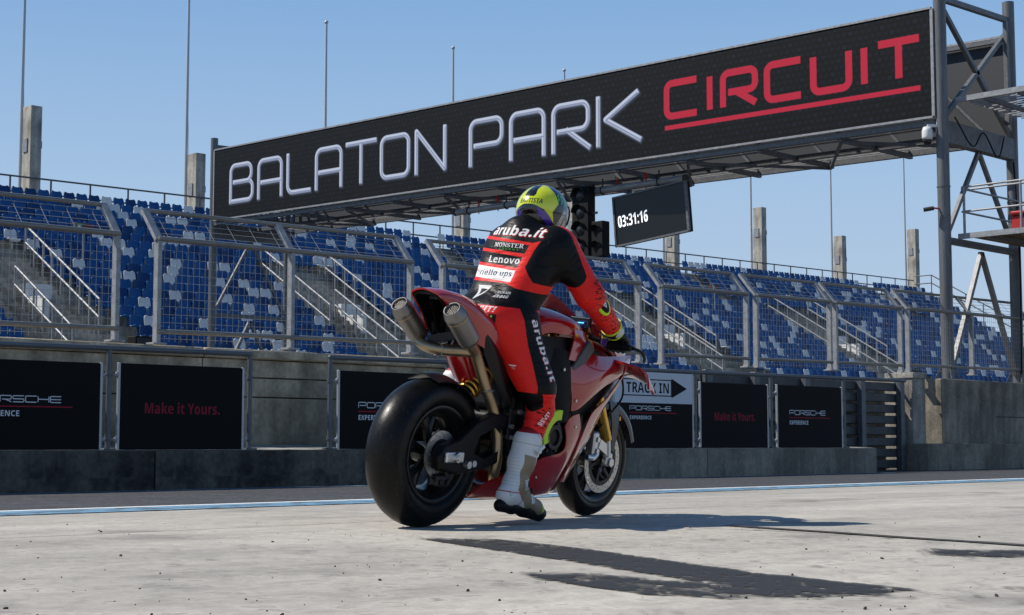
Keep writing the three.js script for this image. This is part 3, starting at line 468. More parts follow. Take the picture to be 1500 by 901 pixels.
{ const t = thing('loudspeaker', 'black loudspeaker box at the front of the left stand block', 'speaker', [24.95, rowY(18, 25) + .02, -40.5]); part('cabinet', rbox(.55, .9, .45, .03, 0, .45, 0), M.black, t); part('grille', rbox(.48, .8, .02, .008, 0, .45, .23, 1), M.darkSteel, t); }

// the stand stands clear of the gantry's far tower: everything of it set out at 1.19 of the working size
for (const o of scene.children.slice(standStart)) { const K = 1.19; o.position.set(o.position.x * K, .38 + (o.position.y - .38) * K, o.position.z * K); o.scale.multiplyScalar(K); }
// ------------------------------------------------------------------ motorcycle (local axes: x forward, y up, z to its right side)
const YAW = 9.3 * Math.PI / 180, LEAN = 7.5 * Math.PI / 180, RT = .1;
function leanPose(o) { o.rotation.order = 'YXZ'; o.rotation.set(LEAN, YAW, 0); o.position.set(4.845 - Math.sin(YAW) * RT * Math.sin(LEAN), RT - RT * Math.cos(LEAN), -5.455 - Math.cos(YAW) * RT * Math.sin(LEAN)); }
function mir(g) { g = g.index ? g.toNonIndexed() : g.clone(); const p = g.attributes.position, n = g.attributes.normal; for (let i = 0; i < p.count; i++) { p.setZ(i, -p.getZ(i)); n.setZ(i, -n.getZ(i)); } for (const k of ['position', 'normal', 'uv']) { const a = g.attributes[k]; if (!a) continue; const s = a.itemSize; for (let t = 0; t < p.count; t += 3) for (let c = 0; c < s; c++) { const b = a.array[(t + 1) * s + c]; a.array[(t + 1) * s + c] = a.array[(t + 2) * s + c]; a.array[(t + 2) * s + c] = b; } } return g; }
phy('red', { color: lin(.40, .008, .011), roughness: .2, ior: 1.5, clearcoat: 1, clearcoatRoughness: .04 });
phy('tyre', { color: lin(.0035, .0035, .004), roughness: .42, specularIntensity: .38 });
{ const f = fbm(61, 32, 4), g = fbm(63, 6, 4); M.tyre.roughnessMap = tex(512, (u, v) => { const k = cl(150 + (f(u, v) - .5) * 70 + (g(u, v) - .5) * 50); return [k, k, k]; }, 1, false); M.tyre.roughness = .6; M.tyre.bumpMap = tex(512, (u, v) => { const k = cl(128 + (f(u, v) - .5) * 200); return [k, k, k]; }, 1, false); M.tyre.bumpScale = .0003; M.tyre.color = lin(1, 1, 1); { const q = fbm(66, 64, 3, 1, 4); M.tyre.map = tex(512, (u, v) => { const e = Math.abs(v - .5), n = f(u, v), m = q(u, v); let k = 11; if (e < .33) k += Math.max(0, m - .5) * 46; if (e > .26 && e < .32) k += n * 16; if (n > .72) k += 14; return [k, k, k * 1.03]; }, 1); M.tyre.map.repeat.set(5, 1); } M.tyre.roughnessMap.repeat.set(8, 2); M.tyre.bumpMap.repeat.set(10, 3); }
std('rim', { color: lin(.012, .012, .014), roughness: .28, metalness: .3 });
phy('carbon', { color: lin(.006, .006, .007), roughness: .35, specularIntensity: .6 }); phy('satinBlack', { color: lin(.005, .005, .0055), roughness: .48, specularIntensity: .4 });
std('titan', { color: lin(.36, .28, .18), metalness: .9, roughness: .36 }); std('titanDark', { color: lin(.23, .22, .21), metalness: .9, roughness: .42 });
std('gold', { color: lin(.75, .42, .07), metalness: .85, roughness: .3 }); std('alu', { color: lin(.62, .62, .62), metalness: .9, roughness: .35 }); std('disc', { color: lin(.5, .48, .45), metalness: .85, roughness: .42 });
std('neon', { color: lin(.55, .78, .02), roughness: .5 }); std('blueCarbon', { color: lin(.012, .016, .03), roughness: .25 }); phy('screen', { color: lin(.9, .93, .95), transmission: 1, roughness: .03, thickness: 0 });
std('mesh', { color: lin(.05, .05, .05), metalness: .7, roughness: .5 }); std('blueAno', { color: lin(.03, .16, .4), metalness: .8, roughness: .3 }); std('engine', { color: lin(.022, .022, .024), metalness: .6, roughness: .45 });
const bike = thing('motorcycle', 'red superbike with slick tyres and twin tail exhausts', 'motorcycle'); leanPose(bike);
const grp = (name, parent, p = [0, 0, 0]) => { const g = new THREE.Group(); g.name = name; g.position.set(...p); parent.add(g); return g; };
function disc(R, r, t, holes) { const ring = (C, x, y, rad, n, cw) => { for (let i = 0; i <= n; i++) { const a = (cw ? -1 : 1) * i / n * 6.2831853; i ? C.lineTo(x + Math.cos(a) * rad, y + Math.sin(a) * rad) : C.moveTo(x + rad, y); } }; const s = new THREE.Shape(); ring(s, 0, 0, R, 64, 0); const h = new THREE.Path(); ring(h, 0, 0, r, 48, 1); s.holes.push(h); for (let i = 0; i < holes; i++) { const a = i / holes * 6.2832, rr = r + (R - r) * (.25 + .25 * (i % 3)), q = new THREE.Path(); ring(q, Math.cos(a) * rr, Math.sin(a) * rr, .0042, 8, 1); s.holes.push(q); } return new THREE.ExtrudeGeometry(s, { depth: t, bevelEnabled: false, curveSegments: 40 }).translate(0, 0, -t / 2); }
function wheel(name, x, R, hw, prof, discs) {
  const w = grp(name, bike, [x, R, 0]);
  const P = prof.map(([r, z]) => [r, z]); const full = P.slice().reverse().map(([r, z]) => [r, -z]).concat(P.slice(prof[0][1] === 0 ? 1 : 0));
  part('tyre', lathe(full, 96).rotateX(Math.PI / 2), M.tyre, w);
  const rl = .222; part('rim', lathe([[rl - .018, -hw * .86], [rl + .004, -hw * .9], [rl + .004, -hw * .8], [rl - .02, -hw * .7], [rl - .038, -hw * .3], [rl - .038, hw * .3], [rl - .02, hw * .7], [rl + .004, hw * .8], [rl + .004, hw * .9], [rl - .018, hw * .86], [rl - .03, hw * .6], [rl - .052, hw * .3], [rl - .052, -hw * .3], [rl - .03, -hw * .6], [rl - .018, -hw * .86]], 72).rotateX(Math.PI / 2), M.rim, w);
  for (let i = 0; i < 5; i++) { const a = i / 5 * 6.2832 + .35; for (const s of [-1, 1]) { const a2 = a + s * .22; part('spoke', patch([-1, -.4, .4, 1].map(k => [0, .5, 1].map(f => { const r = .04 + f * .142, aa = a + (a2 - a) * f, t = .019 - f * .006; return [Math.cos(aa) * r - Math.sin(aa) * t * k, Math.sin(aa) * r + Math.cos(aa) * t * k, (.022 - Math.abs(k) * .012) * (1 + .2 * f) + (1 - f) * .012]; })), 6, 4, .035), M.rim, w); } }
  part('hub', lathe([[0, -.075], [.03, -.075], [.045, -.05], [.05, 0], [.045, .05], [.03, .075], [0, .075]], 24).rotateX(Math.PI / 2), M.rim, w);
  part('sticker', [0, 1].map(i => lathe([[rl + .0045, hw * .85], [rl + .0045, hw * .9]], 40).rotateX(Math.PI / 2)), M.rim, w);
  for (const [z, Rd, rd] of discs) { part('brake_disc', disc(Rd, rd, .006, 42).translate(0, 0, z), M.disc, w); part('disc_carrier', [disc(rd + .002, rd - .022, .008, 0).translate(0, 0, z), ...[0, 1, 2, 3, 4, 5].map(i => beam([Math.cos(i * 1.047) * .04, Math.sin(i * 1.047) * .04, z], [Math.cos(i * 1.047 + .2) * (rd - .01), Math.sin(i * 1.047 + .2) * (rd - .01), z], .012, .018))], M.engine, w); }
  return w;
}
wheel('rear_wheel', 0, .345, .1, [[.345, 0], [.3435, .02], [.339, .04], [.331, .06], [.318, .08], [.3, .096], [.283, .103], [.262, .104], [.245, .1], [.228, .09], [.222, .08]], [[.095, .112, .072]].map(([z, R, r]) => [z, R, r]));
wheel('front_wheel', 1.42, .3, .062, [[.3, 0], [.2985, .012], [.294, .026], [.287, .038], [.276, .05], [.262, .059], [.248, .062], [.234, .06], [.224, .054]], [[.072, .168, .128], [-.072, .168, .128]]);
// swingarm
{
  const s = grp('swingarm', bike);
  const sh = new THREE.Shape(); [[-.075, .30], [-.085, .345], [-.05, .385], [.05, .41], [.17, .49], [.3, .535], [.42, .53], [.46, .43], [.4, .34], [.32, .315], [.2, .29], [.05, .275]].forEach(([x, y], i) => i ? sh.lineTo(x, y) : sh.moveTo(x, y));
  const h = new THREE.Path(); [[.15, .36], [.19, .44], [.3, .48], [.37, .44], [.34, .37], [.24, .335]].forEach(([x, y], i) => i ? h.lineTo(x, y) : h.moveTo(x, y)); sh.holes.push(h);
  const arm = new THREE.ExtrudeGeometry(sh, { depth: .035, bevelEnabled: true, bevelThickness: .012, bevelSize: .012, bevelSegments: 3 });
  part('arm', arm.clone().translate(0, 0, .122), M.satinBlack, s); part('arm', arm.clone().translate(0, 0, -.157), M.satinBlack, s);
  part('cross_tube', [rod([.36, .45, -.14], [.36, .45, .14], .05, 14), rbox(.1, .16, .24, .03, .4, .47, 0)], M.satinBlack, s);
  part('axle_block', rbox(.13, .05, .02, .008, 0, .345, .178), M.alu, s); part('axle_nut', [rod([0, .345, .18], [0, .345, .205], .024, 6), rod([0, .345, .2], [0, .345, .212], .014, 10)], M.alu, s);
  part('adjuster', [rod([.1, .31, .17], [.1, .31, .195], .018, 8), rod([.14, .315, .17], [.14, .315, .193], .016, 8)], M.alu, s);
  part('rear_caliper', [rbox(.1, .06, .05, .015, -.0, .23, .11), rbox(.05, .09, .03, .01, .035, .27, .12), rod([.02, .225, .13], [.02, .225, .145], .012, 8), rod([-.03, .225, .13], [-.03, .225, .145], .012, 8)], M.engine, s);
}
// exhaust
{
  const ex = grp('exhaust', bike);
  for (const s of [1, -1]) {
    const A = V(-.1, 1.01, s * .155), B = V(.06, .876, s * .15), d = B.clone().sub(A), L = d.length(), q = new THREE.Quaternion().setFromUnitVectors(V(0, 1, 0), d.clone().normalize()); const P = g => g.applyQuaternion(q).translate(A.x, A.y, A.z);
    part('silencer', P(lathe([[.036, .012], [.036, -.004], [.043, -.004], [.052, .03], [.0535, .034], [.0535, .045], [.052, .048], [.052, L - .02], [.046, L], [.03, L + .015], [0, L + .015]], 32)), M.titanDark, ex);
    part('end_cap', P(lathe([[.034, .03], [.034, -.006], [.0425, -.006], [.0525, .028], [.0535, .03]], 32)), M.titanDark, ex);
    part('baffle', P(lathe([[0, .006], [.035, .008], [.035, .03]], 20)), M.mesh, ex);
    for (let i = -3; i <= 3; i++) part('slot', P(rbox(.058 - Math.abs(i) * .006, .004, .003, .001, 0, .003, i * .009, 1)), M.titanDark, ex);
    part('band', P(lathe([[.0535, .052], [.0545, .054], [.0545, .058], [.0535, .06]], 32)), M.titan, ex);
  }
  part('tail_pipe', tube([[.05, .888, .15], [.085, .855, .14], [.13, .83, .13], [.178, .775, .125], [.252, .659, .13], [.317, .563, .135], [.36, .435, .145], [.365, .32, .15], [.38, .25, .13], [.5, .2, .06], [.7, .2, 0]], .027, 60, 12), M.titan, ex);
  part('link_pipe', tube([[.05, .886, -.15], [.03, .85, -.12], [.02, .83, -.06], [.05, .822, 0], [.1, .826, .06], [.135, .828, .12]], .028, 30, 12), M.titan, ex);
  part('collar', new THREE.TorusGeometry(.031, .004, 6, 20).rotateY(1.4).translate(.04, .822, -.01), M.titanDark, ex); part('collar', [new THREE.TorusGeometry(.03, .006, 6, 20).rotateX(1.3).translate(.262, .645, .13)], M.titanDark, ex);
  part('spring', [tube([[.02, .85, .01], [.06, .86, .02]], .006, 6, 6), tube([[.075, .84, .03], [.09, .87, .03]], .006, 6, 6)], M.alu, ex);
  part('silencer_bracket', [beam([.06, .9, .1], [.13, .98, .05], .012, .05), beam([.06, .9, -.1], [.13, .98, -.05], .012, .05), beam([.04, .86, -.08], [.1, .9, .05], .02, .04)], M.engine, ex);
  part('heat_shield', patch([[[.15, .93, .12], [.24, .78, .13], [.33, .66, .14], [.42, .56, .145]], [[.19, .93, .14], [.28, .79, .16], [.36, .67, .165], [.44, .58, .165]], [[.25, .92, .13], [.33, .8, .15], [.4, .69, .155], [.47, .6, .15]]], 14, 6, .012), M.carbon, ex);
}
// tail, seat
{
  const T = [[-.13, 1.096, .06, -.108, 1.062, .088, -.03, .995, .094], [-.03, 1.102, .078, 0, 1.045, .112, .055, .905, .105], [.12, 1.078, .09, .14, .995, .14, .2, .85, .13], [.28, 1.005, .1, .31, .925, .15, .37, .80, .142], [.42, .935, .11, .45, .88, .15, .47, .80, .142]];
  const rows = T.map(([a, b, c, d, e, f, g, h, k]) => [[g, h, -k], [d, e, -f], [a, b - .012, -c], [a - .006, b, 0], [a, b - .012, c], [d, e, f], [g, h, k]]);
  part('tail_fairing', patch(rows, 36, 24, .008), M.red, bike);
  part('tail_liner', [patch(rows.slice(0, 4).map(r => r.map(([x, y, z]) => [x + .012, y - .012, z * .86])), 24, 14, .006)], M.satinBlack, bike);
  part('tail_light', [rbox(.02, .012, .1, .004, -.1, 1.075, 0), rbox(.05, .02, .05, .006, -.03, 1.06, .0)], M.engine, bike);
  part('tail_frame', [beam([.02, 1.06, -.07], [.12, .88, -.07], .012, .03), beam([.02, 1.06, .07], [.12, .88, .07], .012, .03), beam([.1, .92, -.06], [.5, .75, -.1], .03, .05), beam([.1, .92, .06], [.5, .75, .1], .03, .05), rbox(.12, .16, .1, .02, .16, .93, 0)], M.satinBlack, bike);
  part('under_tail', [patch([[[.11, .86, -.05], [.15, .79, -.055], [.24, .68, -.05]], [[.085, .85, 0], [.12, .78, 0], [.21, .675, 0]], [[.11, .86, .05], [.15, .79, .055], [.24, .68, .05]], [[.22, .86, .06], [.26, .79, .06], [.33, .68, .055]]], 8, 10, .008)], M.red, bike);
  part('seat', patch([[[.28, .95, -.09], [.35, .93, -.11], [.52, .92, -.13], [.62, .95, -.1]], [[.28, .99, -.05], [.35, .965, -.07], [.52, .945, -.08], [.62, .98, -.06]], [[.28, .99, .05], [.35, .965, .07], [.52, .945, .08], [.62, .98, .06]], [[.28, .95, .09], [.35, .93, .11], [.52, .92, .13], [.62, .95, .1]]], 12, 12, .03), M.satinBlack, bike);
}
// frame, engine and inner parts
{
  part('engine', [rbox(.46, .34, .34, .05, .68, .42, 0), rbox(.26, .3, .3, .04, .86, .62, 0), rbox(.3, .22, .28, .04, .55, .66, 0), rod([.5, .4, -.19], [.5, .4, .19], .1, 20), rod([.84, .46, -.2], [.84, .46, .2], .09, 20)], M.engine, bike);
  part('frame', [patch([[[.5, .92, .13], [.8, .93, .145], [1.05, .92, .1]], [[.45, .76, .16], [.78, .78, .18], [1.08, .84, .12]], [[.47, .6, .16], [.72, .6, .18], [.98, .72, .15]]], 14, 10, .03)], M.satinBlack, bike);
  part('frame', [mir(patch([[[.5, .92, .13], [.8, .93, .145], [1.05, .92, .1]], [[.45, .76, .16], [.78, .78, .18], [1.08, .84, .12]], [[.47, .6, .16], [.72, .6, .18], [.98, .72, .15]]], 14, 10, .03))], M.satinBlack, bike);
  part('side_tank_pad', [patch([[[.66, .86, .16], [.72, .88, .19], [.8, .86, .2]], [[.62, .76, .19], [.71, .77, .222], [.79, .76, .225]], [[.64, .62, .2], [.72, .62, .235], [.8, .62, .235]], [[.68, .52, .2], [.74, .52, .235], [.79, .53, .235]]], 10, 14, .012)], M.black, bike);
  part('pad_bolt', rod([.72, .78, .236], [.72, .78, .245], .008, 8), M.alu, bike);
  part('frame_cover', rbox(.07, .2, .02, .008, 0, 0, 0).rotateZ(-.75).translate(.9, .84, .222), M.greyPlast, bike);
  for (const s of [1, -1]) part('pivot_plate', rbox(.1, .32, .06, .02, .47, .48, s * .14), M.satinBlack, bike);
  part('shock', [rod([.2, .62, .02], [.38, .74, .02], .03, 14)], M.engine, bike); part('shock_spring', [0, 1, 2, 3, 4, 5].map(i => new THREE.TorusGeometry(.042, .009, 6, 18).rotateY(Math.PI / 2).rotateZ(.59).translate(.22 + i * .026, .633 + i * .0175, .04)), M.gold, bike);
  part('hugger', patch([0, 1, 2, 3, 4, 5].map(i => { const a = 1.75 - i * .22, R = .372; return [-.095, -.06, 0, .06, .095].map(z => [Math.cos(a) * (R - Math.abs(z) * .35), .345 + Math.sin(a) * (R - Math.abs(z) * .35), z]); }), 12, 16, .006), M.carbon, bike);
  part('chain', [-1, 1].map(s => beam([.0, .345 + s * .07, -.115], [.42, .42 + s * .035, -.115], .014, .016)), M.engine, bike);
  part('sprocket', disc(.085, .05, .006, 0).translate(0, .345, -.115), M.alu, bike);
  for (const s of [1, -1]) { part('foot_peg', rod([.4, .44, s * .17], [.4, .44, s * .27], .012, 8), M.alu, bike); part('heel_plate', [rbox(.14, .05, .008, .004, .44, .46, s * .19), rbox(.05, .15, .012, .004, .42, .5, s * .175)], M.engine, bike); part('peg_bolt', rod([.4, .49, s * .18], [.4, .49, s * .2], .012, 8), M.alu, bike); part('peg_bolt', rod([.46, .56, s * .18], [.46, .56, s * .195], .014, 8), M.alu, bike); }
  part('brake_pedal', [rod([.44, .4, .2], [.56, .36, .225], .009, 8), rod([.56, .36, .21], [.56, .36, .25], .01, 8)], M.alu, bike);
  part('clutch_cover', [lathe([[0, .05], [.05, .05], [.062, .04], [.095, .032], [.105, .01], [.11, -.03]], 36).rotateX(Math.PI / 2).translate(.655, .45, .215)], M.satinBlack, bike);
  part('clutch_ring', [disc(.06, .04, .012, 0).translate(.655, .45, .268), ...[0, 1, 2, 3, 4, 5].map(i => rod([.655 + Math.cos(i * 1.047) * .075, .45 + Math.sin(i * 1.047) * .075, .24], [.655 + Math.cos(i * 1.047) * .075, .45 + Math.sin(i * 1.047) * .075, .262], .009, 8))], M.engine, bike);
  { const s = new THREE.Shape(); s.absarc(0, 0, .122, 1.45, 3.5, false); s.absarc(0, 0, .08, 3.5, 1.45, true); part('clutch_guard', new THREE.ExtrudeGeometry(s, { depth: .02, bevelEnabled: true, bevelSize: .004, bevelThickness: .004, bevelSegments: 2 }).translate(.685, .458, .25), M.neon, bike); }
  part('radiator', [rbox(.05, .34, .3, .01, 1.05, .6, 0), rbox(.04, .16, .26, .01, 1.0, .36, 0)], M.engine, bike);
}
std('greyPlast', { color: lin(.055, .06, .065), roughness: .5 }); bike.getObjectByName('frame_cover').material = M.greyPlast;
// tank
{
  const R = [[.56, .99, .10, .12, .90, .10], [.66, 1.055, .12, .165, .95, .12], [.76, 1.075, .13, .19, .95, .15], [.87, 1.06, .13, .19, .95, .17], [.97, 1.01, .12, .165, .93, .16], [1.03, .965, .1, .14, .9, .13]];
  const rows = R.map(([x, y, w, w2, y2]) => [[x, y2, -w2], [x, (y + y2) / 2 + .01, -w2 * .97], [x, y - .012, -w * .72], [x, y, 0], [x, y - .012, w * .72], [x, (y + y2) / 2 + .01, w2 * .97], [x, y2, w2]]);
  part('tank', patch(rows, 30, 24, .01), M.red, bike);
  for (const f of [0, 1]) { const g = patch([[[1.02, .97, .15], [.95, .975, .18], [.84, .985, .195]], [[1.01, .91, .175], [.93, .91, .21], [.83, .94, .212]], [[.9, .835, .21], [.84, .825, .225], [.775, .83, .226]]], 12, 12, .01); part('tank_flank', f ? mir(g) : g, M.red, bike); }
  part('tank_cap', [lathe([[0, .012], [.035, .012], [.04, 0]], 20).translate(.9, 1.06, 0)], M.engine, bike);
}
// fairings
{
  const up = patch([[[.766, .764, .22], [.85, .82, .215], [.96, .86, .21], [1.1, .855, .205], [1.3, .862, .175], [1.5, .872, .125]], [[.79, .71, .232], [.88, .73, .245], [1.0, .765, .25], [1.12, .79, .24], [1.3, .82, .2], [1.47, .845, .145]], [[.812, .65, .236], [.9, .655, .25], [1.0, .7, .252], [1.13, .745, .235], [1.28, .78, .21], [1.44, .815, .155]], [[.82, .577, .235], [.88, .593, .24], [1.0, .665, .245], [1.13, .715, .225], [1.265, .745, .2], [1.41, .785, .16]]], 36, 20, .007);
  const strip = patch([[[1.51, .867, .12], [1.401, .753, .15], [1.267, .657, .175], [1.139, .529, .19], [1.074, .434, .19], [1.017, .327, .17], [.985, .215, .135]], [[1.43, .82, .15], [1.33, .74, .19], [1.2, .65, .212], [1.07, .55, .225], [1.0, .44, .222], [.95, .33, .2], [.93, .215, .16]], [[1.4, .785, .165], [1.275, .73, .205], [1.146, .645, .226], [1.004, .568, .24], [.928, .449, .242], [.899, .337, .222], [.88, .22, .175]]], 30, 8, .007);
  const low = patch([[[.90, .565, .24], [.84, .555, .246], [.80, .535, .246], [.775, .50, .246]], [[.93, .46, .24], [.86, .455, .252], [.81, .44, .256], [.785, .43, .255]], [[.905, .35, .22], [.83, .36, .246], [.78, .365, .252], [.76, .375, .25]], [[.89, .25, .18], [.8, .27, .222], [.7, .3, .236], [.62, .345, .238]], [[.93, .17, .12], [.8, .165, .17], [.66, .2, .2], [.52, .28, .2]], [[.95, .152, .08], [.8, .142, .11], [.6, .14, .135], [.36, .235, .15]], [[.9, .14, .02], [.75, .13, .04], [.5, .125, .06], [.25, .135, .075]]], 22, 34, .007);
  const wing = patch([[[1.22, .85, .19], [1.235, .838, .27], [1.262, .824, .33], [1.285, .79, .378], [1.296, .715, .392]], [[1.3, .81, .185], [1.305, .80, .27], [1.315, .785, .335], [1.325, .758, .375], [1.33, .712, .386]], [[1.41, .775, .165], [1.385, .765, .26], [1.375, .748, .33], [1.37, .725, .37], [1.365, .69, .384]]], 20, 10, .012);
  for (const [n, g] of [['upper_fairing', up], ['fairing_strip', strip], ['lower_fairing', low], ['winglet', wing]]) { part(n, g, M.red, bike); part(n, mir(g), M.red, bike); }
  part('vent_liner', [patch([[[.86, .6, .2], [1.0, .67, .21], [1.3, .76, .17]], [[.9, .54, .2], [1.05, .58, .2], [1.3, .7, .15]]], 8, 4, .006)], M.satinBlack, bike);
  part('nose_cowl', patch([[[1.02, 1.06, -.17], [1.2, 1.02, -.125], [1.27, 1.03, 0], [1.2, 1.02, .125], [1.02, 1.06, .17]], [[1.12, .95, -.2], [1.36, .95, -.14], [1.44, .96, 0], [1.36, .95, .14], [1.12, .95, .2]], [[1.28, .866, -.185], [1.45, .885, -.13], [1.55, .88, 0], [1.45, .885, .13], [1.28, .866, .185]], [[1.38, .79, -.165], [1.5, .8, -.1], [1.58, .8, 0], [1.5, .8, .1], [1.38, .79, .165]]], 30, 20, .008), M.red, bike);
  part('windscreen', patch([[[.97, 1.14, -.155], [1.0, 1.22, -.09], [1.01, 1.245, 0], [1.0, 1.22, .09], [.97, 1.14, .155]], [[1.0, 1.09, -.168], [1.1, 1.13, -.11], [1.14, 1.15, 0], [1.1, 1.13, .11], [1.0, 1.09, .168]], [[1.02, 1.055, -.172], [1.2, 1.025, -.125], [1.27, 1.035, 0], [1.2, 1.025, .125], [1.02, 1.055, .172]]], 24, 16, .004), M.screen, bike);
  { const fl = patch([[[1.02, 1.1, .16], [1.1, 1.155, .15], [1.25, 1.085, .12], [1.37, 1.0, .1]], [[1.03, 1.06, .172], [1.11, 1.08, .168], [1.25, 1.03, .14], [1.37, .98, .115]], [[1.04, 1.02, .18], [1.12, 1.0, .18], [1.25, .97, .165], [1.37, .94, .135]]], 14, 8, .006); part('screen_flank', fl, M.red, bike); part('screen_flank', mir(fl), M.red, bike); }
}
for (const s of [1, -1]) for (const [x, y, z] of [[.84, .63, .252], [.98, .72, .256], [1.2, .8, .224], [.86, .5, .2525], [.8, .3, .229], [.62, .25, .212], [1.06, .5, .221]]) part('fastener', rod([x, y, s * (z - .012)], [x, y, s * (z + .002)], .007, 10), M.alu, bike);
// front end
{
  const A = V(1.075, .985, 0), B = V(1.395, .42, 0), ax = V(1.42, .3, 0);
  for (const s of [1, -1]) {
    const z = s * .105; part('fork_tube', rod([A.x, A.y, z], [B.x, B.y, z], .027, 20), M.gold, bike); part('fork_cap', [rod([A.x - .008, A.y + .014, z], [A.x - .02, A.y + .035, z], .02, 12)], M.blueAno, bike);
    part('fork_foot', [rod([B.x - .004, B.y + .01, z], [ax.x - .01, ax.y + .03, z], .022, 14), rbox(.06, .075, .035, .014, ax.x, ax.y + .015, z), rod([ax.x, ax.y, z + s * .01], [ax.x, ax.y, z + s * .03], .024, 6), beam([ax.x - .02, ax.y + .06, z], [ax.x - .11, ax.y + .1, z], .03, .05)], M.alu, bike);
    const c = part('front_caliper', [rbox(.055, .135, .06, .018, 1.29, .395, s * .085).translate(0, 0, 0), rod([1.29, .36, s * .1], [1.29, .36, s * .125], .014, 10), rod([1.29, .42, s * .1], [1.29, .42, s * .125], .014, 10)], M.alu, bike);
    part('brake_duct', [tube([[1.2, .33, s * .115], [1.25, .325, s * .12], [1.3, .345, s * .11]], .016, 8, 8)], M.alu, bike);
    part('brake_hose', tube([[1.3, .47, s * .1], [1.36, .56, s * .13], [1.45, .66, s * .14], [1.42, .8, s * .12], [1.3, .88, s * .1]], .006, 24, 6), M.black, bike);
    part('clip_on', [rod([1.085, .955, s * .1], [1.1, .935, s * .2], .013, 10), new THREE.TorusGeometry(.033, .01, 8, 18).rotateX(Math.PI / 2).rotateZ(-.5).translate(1.09, .957, z)], M.engine, bike);
    part('grip', rod([1.1, .935, s * .19], [1.105, .915, s * .37], .0165, 12), M.black, bike);
    part('lever_guard', tube([[1.105, .915, s * .385], [1.16, .905, s * .395], [1.24, .875, s * .375], [1.3, .855, s * .34]], .008, 16, 8), M.black, bike);
    part('lever', tube([[1.13, .94, s * .2], [1.19, .93, s * .25], [1.2, .91, s * .36]], .007, 10, 6), M.engine, bike);
  }
  part('steering_damper', [rod([1.05, 1.01, -.09], [1.05, 1.01, .09], .016, 10), rbox(.08, .03, .24, .012, 1.06, .985, 0)], M.engine, bike); part('damper_cap', [rod([1.05, 1.01, .085], [1.05, 1.01, .12], .018, 12)], M.blueAno, bike);
  part('fork_clamp', [rbox(.09, .05, .28, .015, 1.15, .86, 0)], M.engine, bike);
  part('fluid_reservoir', [rod([1.12, .965, .19], [1.12, 1.01, .19], .022, 14)], M.titan, bike);
  part('dash', rbox(.02, .1, .17, .008, 1.16, 1.0, 0), M.blackGloss, bike);
  const F = []; for (let i = 0; i <= 6; i++) { const a = .35 + i * .3; F.push([-.078, -.07, 0, .07, .078].map(z => [1.42 + Math.cos(a) * (.328 - (Math.abs(z) > .075 ? .05 : Math.abs(z) * .12)), .3 + Math.sin(a) * (.328 - (Math.abs(z) > .075 ? .05 : Math.abs(z) * .12)), z])); }
  part('front_fender', patch(F, 14, 20, .005), M.blueCarbon, bike);
  for (const s of [1, -1]) part('fender_blade', (s > 0 ? g => g : mir)(patch([[[1.42, .62, .085], [1.44, .5, .1], [1.455, .36, .1]], [[1.52, .6, .085], [1.505, .48, .1], [1.485, .35, .1]]], 10, 4, .006)), M.blueCarbon, bike);
  part('wheel_sticker', rbox(.012, .022, .003, .001, 1.53, .53, .09, 1), M.gold, bike);
}
